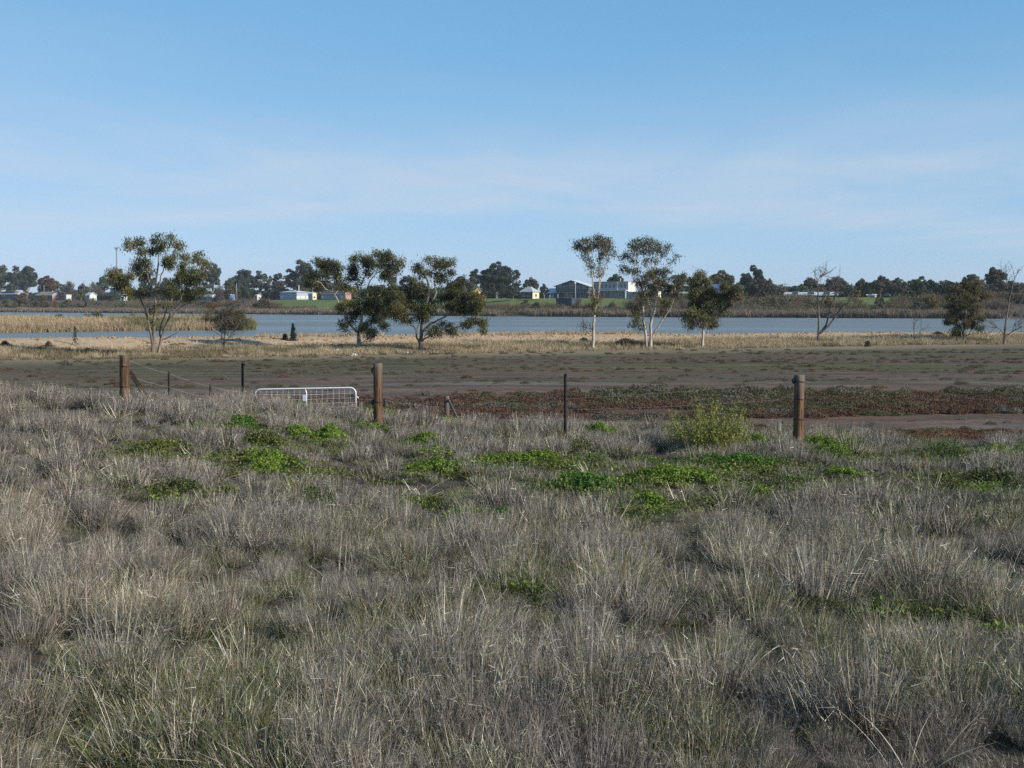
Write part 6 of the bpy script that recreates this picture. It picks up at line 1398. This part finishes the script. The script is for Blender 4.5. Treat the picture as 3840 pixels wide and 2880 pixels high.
house('hipped_cottage', 'cottage with a grey hipped roof and cream side wall left of the clubhouse', 1949, 1997, 2022, 68, 1094, 1074, 'hip', H_['darkwall'], H_['greyroof'], [('F', .3, 1.8, .9, 2.1, gls), ('F', .7, 1.8, .9, 2.1, gls), ('E', .5, 1.6, .9, 2.2, gls)], endm=H_['cream'], trim=wh, maxw=12)  # front painted dark for the veranda shade; cream on the end only
def club(root, L, Wd, he, hrg):
    z = he * 0.50
    mb = MB(); mb.box(-L - .3, .1, -2.4, -.02, z - .25, z); mb.build('balcony', H_['greywall'], root)
    for i in range(7):
        x = -L + 0.1 + (L - .25) * i / 6; mb = MB(); mb.box(x - .1, x + .1, -2.35, -2.15, -2.0, z - .26); mb.build('column', H_['greywall'], root)
    mb = MB(); mb.box(-L, .08, -2.42, -2.34, z + .95, z + 1.05); mb.build('handrail', H_['greywall'], root)
    for i in range(12):
        x = -L + .1 + (L - .2) * i / 11; mb = MB(); mb.box(x - .03, x + .03, -2.40, -2.36, z + .005, z + .945); mb.build('baluster', H_['greywall'], root)
house('clubhouse', 'two storey clubhouse wing with a wide dark glazed gable above the lawn', 2086, 2206, 2224, 84, 1072, 1051, 'gy', H_['darkwall'], H_['paleroof'],
      [('F', .12 + .19 * i, 2.6, 4.5, 6.4, gls) for i in range(5)] + [('F', .10 + .13 * i, 1.6, .05, 2.6, H_['bluewall'] if i in (3, 4) else gls) for i in range(7)] + [('F', .5, 3.2, 6.5, 7.6, gls)], 'building', extra=club, maxw=26, over=0.9)
def wing(root, L, Wd, he, hrg):
    z = he * 0.50
    mb = MB(); mb.box(-L * .78, .15, -2.6, -.02, z - .35, z); mb.build('balcony', wh, root)
    mb = MB(); mb.box(-.55, -.05, -2.5, -2.0, -2.0, z - .355); mb.build('column', wh, root)
    for i in range(1, 5):
        x = -L * .78 * i / 4; mb = MB(); mb.box(x - .08, x + .08, -2.5, -2.3, -2.0, z - .355); mb.build('column', H_['greywall'], root)
    mb = MB(); mb.box(-L * .30, -L * .27, -.5, -.05, z + .01, he); mb.build('fin', wh, root)
    mb = MB(); mb.box(-L * .78, .1, -2.58, -2.52, z + .9, z + 1.0); mb.build('handrail', H_['bluewall'], root)
    mb = MB(); mb.box(-L * .3 - .15, -L * .3 + .15, Wd * .4, Wd * .4 + .3, hrg, hrg + 1.6); mb.build('flue', wh, root)
house('clubhouse', 'flat roofed clubhouse wing with a white end wall and balcony', 2225, 2355, 2388, 76, 1057, 1055, 'flat', H_['greywall'], H_['greyroof'],  # grey front colour carries its shade; the sunlit end stays white
      [('F', .08 + .105 * i, 1.5, 4.6, 6.5, gls) for i in range(9)] + [('F', .10 + .16 * i, 2.4, .05, 3.0, gls) for i in range(6)] + [('E', .6, 2.2, .6, 2.2, H_['bluewall'])], 'building', endm=wh, extra=wing, maxw=14)
house('clubhouse_annexe', 'low white roofed annexe right of the flat clubhouse wing', 2357, 2468, 2480, 66, 1096, 1093, 'flat', H_['greywall'], wh, [('F', .2, 2, .8, 2.4, gls), ('F', .5, 2, .8, 2.4, gls), ('F', .8, 2, .8, 2.4, gls)], 'building', endm=H_['cream'], maxw=9)  # left part added in front to darken the white wall's lower half
house('annexe', 'long low grey building right of the white annexe', 2500, 2580, 2588, 88, 1100, 1095, 'gx', H_['darkwall'], H_['greyroof'], [('F', .5, 2, .8, 2.2, gls)], 'building', maxw=9)
house('shed', 'dark blue roofed shed against the left of the clubhouse', 2056, 2083, 2087, 90, 1096, 1082, 'gx', H_['navy'], H_['blueroof'], [('F', .5, 1.6, .05, 2.0, H_['greywall'])], 'shed', maxw=9)
house('roofed_house', 'blue roofed house showing through the rounded gum', 2662, 2712, 2722, 100, 1079, 1066, 'gx', H_['greywall'], H_['blueroof'], [('F', .5, 2, 2.2, 3.4, gls)], maxw=9)
house('flat_house', 'white flat roofed house peeping out right of the rounded gum', 2772, 2785, 2800, 98, 1074, 1071, 'flat', H_['white'], wh, [('E', .5, 1.4, 3.2, 4.6, gls)], endm=wh, maxw=9)
house('long_shed', 'long dark shed with a partly white roof behind the left bare tree', 2962, 3140, 3150, 78, 1105, 1096, 'gx', H_['darkwall'], H_['paleroof'], [('F', .2, 3, .05, 2.6, H_['greywall']), ('F', .5, 3, .05, 2.6, H_['greywall']), ('F', .8, 3, .05, 2.6, H_['greywall'])], 'shed', maxw=12)
house('small_shed', 'small pale shed left of the pavilion', 3255, 3280, 3287, 84, 1107, 1104, 'gx', H_['greywall'], H_['paleroof'], [('F', .5, 1.4, .8, 1.8, gls)], 'shed', maxw=7)
house('low_wall_house', 'low dark building behind the right edge trees', 3690, 3800, 3812, 86, 1124, 1118, 'gx', H_['darkwall'], H_['greyroof'], [('F', .4, 2, .5, 1.5, gls)], 'building', maxw=9)
# pavilion
C = far_pt(3326, 74); s = C.y / F; hw = 12 * s; he = W(3326, 1108, C.y).z - C.z; hp_ = W(3326, 1096, C.y).z - C.z
pv = empty('pavilion', C, -theta(C.x), 'small open pavilion with a pyramid roof on the right lawn', 'pavilion')
mb = MB(); mb.add([(-hw, -hw, he), (hw, -hw, he), (hw, hw, he), (-hw, hw, he), (0, 0, hp_), (-hw, -hw, he - .15), (hw, -hw, he - .15), (hw, hw, he - .15), (-hw, hw, he - .15)], [(0, 1, 4), (1, 2, 4), (2, 3, 4), (3, 0, 4), (8, 7, 6, 5), (0, 5, 6, 1), (1, 6, 7, 2), (2, 7, 8, 3), (3, 8, 5, 0)]); mb.build('roof', H_['green'], pv)
for sx_ in (-1, 1):
    for sy_ in (-1, 1):
        mb = MB(); mb.box(sx_ * hw * .85 - .1, sx_ * hw * .85 + .1, sy_ * hw * .85 - .1, sy_ * hw * .85 + .1, -1.2, he - .152); mb.build('post', H_['timberpole'], pv)
mb = MB(); mb.box(-hw * .6, hw * .6, -.4, .4, .4, .75); mb.build('bench', H_['timberpole'], pv)
# dark enclosure below the clubhouse
C = far_pt(2115, 44); s = C.y / F; w = 33 * s; h = W(2115, 1117, C.y).z - C.z
en = empty('shade_enclosure', C, -theta(C.x), 'dark blue shade cloth enclosure on the lawn below the clubhouse', 'enclosure')
mb = MB(); mb.box(-w, w, 0, 6, -1.5, h - .1); mb.build('cloth', H_['navy'], en)
for i in range(7):
    x = -w + 2 * w * i / 6; mb = MB(); mb.tube([(x, -.1, -1.5), (x, -.1, h + .15)], .07, 6); mb.build('post', H_['darkwall'], en)
mb = MB(); mb.tube([(-w, -.1, h + .05), (w, -.1, h + .05)], .06, 6); mb.build('top_rail', H_['greywall'], en)
# water tank, white fence
C = far_pt(869, 58); s = C.y / F; r_ = 13 * s; h = W(869, 1107, C.y).z - C.z
tk = empty('water_tank', C, 0, 'round dark blue water tank with a pale domed lid', 'tank')
mb = MB(); mb.tube([(0, 0, -1), (0, 0, h)], r_, 20); mb.build('drum', H_['blueroof'], tk, smooth=True)
mb = MB(); mb.tube([(0, 0, h + .005), (0, 0, h + .35), (0, 0, h + .75)], [r_ * 1.03, r_ * .7, r_ * .12], 20); mb.build('lid', H_['bluewall'], tk, smooth=True)
fl = far_pt(884, 50); fr_ = far_pt(960, 52); fn = empty('white_fence', fl, 0, 'long white panel fence right of the water tank', 'fence'); n = 15
for i in range(n):
    a = fl.lerp(fr_, i / n); b_ = fl.lerp(fr_, (i + .9) / n); z = gz(a.x, a.y); d = (b_ - a); ang = math.atan2(d.y, d.x); Ln = math.hypot(d.x, d.y)
    mb = MB(); mb.box(0, Ln, -.05, .05, -.6, 1.6); mb.build('panel', wh if i % 3 else H_['bluewall'], fn, (a.x - fl.x, a.y - fl.y, z - fl.z), ang)
# poles, mast, signs, jetty, boat
def pole(px, pyt, t0, lab, mat, arm=0.0, lamp=False, name='power_pole', rr=None):
    C = far_pt(px, t0); h = W(px, pyt, C.y).z - C.z; r_ = rr or 0.16
    root = empty(name, C, 0, lab, 'pole'); mb = MB(); mb.tube([(0, 0, -.8), (0, 0, h * .5), (0, 0, h)], [r_, r_ * .85, r_ * .65], 8); mb.build('shaft', mat, root, smooth=True)
    if arm:
        mb = MB(); mb.box(-arm, arm, -.25, -.12, h - 1.05, h - .85); mb.build('crossarm', mat, root)
        for x in (-arm * .85, 0, arm * .85): mb = MB(); mb.tube([(x, -.18, h - .849), (x, -.18, h - .55)], [.10, .06], 6); mb.build('insulator', H_['greywall'], root)
    if lamp:
        mb = MB(); mb.box(-.35, .35, -.35, .35, h - .55 if name == 'lamp_post' else h, h + .9); mb.build('lamp_head', wh, root)
pole(2943, 1058, 95, 'power pole with a crossarm against the sky on the right', H_['timberpole'], 1.4)
pole(2931, 1070, 120, 'small pole just left of the crossarm power pole', H_['timberpole'], 0.5)
pole(166, 1068, 100, 'pale pole behind the brick house roof', H_['pole'])
pole(316, 1053, 125, 'thin pole over the trees left of the two storey house', H_['timberpole'], 0.8)
pole(888, 1063, 52, 'pale street pole rising beside the water tank', H_['pole'])
pole(975, 1100, 60, 'short pole beside the red and white cottage', H_['pole'])
pole(1172.6, 1080, 76, 'thin pole in front of the cream shed', H_['pole'])
pole(2157.6, 1060, 70, 'lamp post with a white head in front of the clubhouse gable', H_['pole'], 0, True, 'lamp_post')
C = far_pt(439.8, 130); h = W(439.8, 930, C.y).z - C.z
ms = empty('light_mast', C, 0, 'very tall floodlight mast standing above the left trees', 'mast')
mb = MB(); mb.tube([(0, 0, -1), (0, 0, h * .5), (0, 0, h)], [.55, .45, .34], 10); mb.build('shaft', H_['timberpole'], ms, smooth=True)
for x, z in ((-1.3, .1), (0.0, .3), (1.2, .1), (-.6, -1.2), (.6, -1.2)):
    mb = MB(); mb.box(x - .45, x + .45, -.5, .3, h + z - .35, h + z + .45); mb.build('floodlight', H_['greywall'], ms)
mb = MB(); mb.box(-1.6, 1.6, -.12, .12, h - .6, h - .3); mb.build('head_frame', H_['pole'], ms)
def board(px, pyt, pyb, t0, lab):
    C = far_pt(px, t0); z1 = W(px, pyt, C.y).z - C.z; z0 = W(px, pyb, C.y).z - C.z; root = empty('notice_board', C, -theta(C.x), lab, 'sign')
    mb = MB(); mb.box(-.06, .06, -.06, .06, -.8, z1 - .05); mb.build('post', H_['pole'], root)
    mb = MB(); mb.box(-.36, .36, -.13, -.065, max(z0, .3), z1); mb.build('board', M['tagblue'], root)
board(2061.3, 1105, 1117, 62, 'pale notice board on the lawn left of the clubhouse'); board(2092, 1103, 1114, 64, 'pale notice board in front of the clubhouse left corner')
C = far_pt(1104, 1.0); jt = empty('jetty', (C.x, C.y, -0.5), -theta(C.x), 'small pale jetty on the far shore below the long pale house', 'jetty')
mb = MB(); mb.box(-2.6, 2.6, -1, 1, 1.5, 1.7); mb.build('deck', wh, jt)
for x in (-2.3, 0, 2.3): mb = MB(); mb.tube([(x, -.7, -1.5), (x, -.7, 2.6)], .09, 6); mb.build('post', H_['pole'], jt)
mb = MB(); mb.box(-2.6, 2.6, -.76, -.66, 2.35, 2.45); mb.build('handrail', wh, jt)
C = far_pt(1145, 6.0); bt = empty('white_boat', (C.x, C.y, C.z + 1.1), 0.35, 'small white boat drawn up beside the pale jetty', 'boat')
V = []; Fc = []
for i, (x, w, z) in enumerate(((-2.2, .75, .0), (-1.0, .95, -.05), (.6, .85, 0), (1.7, .45, .15), (2.3, .03, .35))):
    V += [(x, -w, .95 + z), (x, -w * .7, .25), (x, 0, 0), (x, w * .7, .25), (x, w, .95 + z)]
for i in range(4):
    for j in range(4): Fc.append((i * 5 + j, i * 5 + j + 1, i * 5 + j + 6, i * 5 + j + 5))
Fc += [(0, 1, 2, 3, 4)]; mb = MB(); mb.add(V, Fc); mb.build('hull', wh, bt)
mb = MB(); mb.box(-1.0, .4, -.55, .55, .6, 1.5); mb.build('cabin', wh, bt)
mb = MB(); mb.box(-.7, .405, -.56, -.555, 1.1, 1.4); mb.build('cabin_window', gls, bt)
for x in (-1.2, .8): mb = MB(); mb.box(x - .1, x + .1, -.5, .5, -1.6, .12); mb.build('trestle', H_['timberpole'], bt)

# ------------------------------------------------------------------ thin haze over the whole place
HAZE = 0.00007
if HAZE > 0:
    mb = MB(); mb.box(-4400, 4400, -4400, 4400, -4.0, 75.0)
    hm_ = bpy.data.materials.new('thin_air'); hm_.use_nodes = True; nt = hm_.node_tree
    for n in list(nt.nodes): nt.nodes.remove(n)
    out = nt.nodes.new('ShaderNodeOutputMaterial'); vol = nt.nodes.new('ShaderNodeVolumePrincipled')
    vol.inputs['Color'].default_value = (0.80, 0.88, 1.0, 1); vol.inputs['Density'].default_value = HAZE
    nt.links.new(vol.outputs[0], out.inputs['Volume'])
    tag(mb.build('haze', hm_), 'thin pale blue haze over the lake and town', 'haze', kind='stuff')
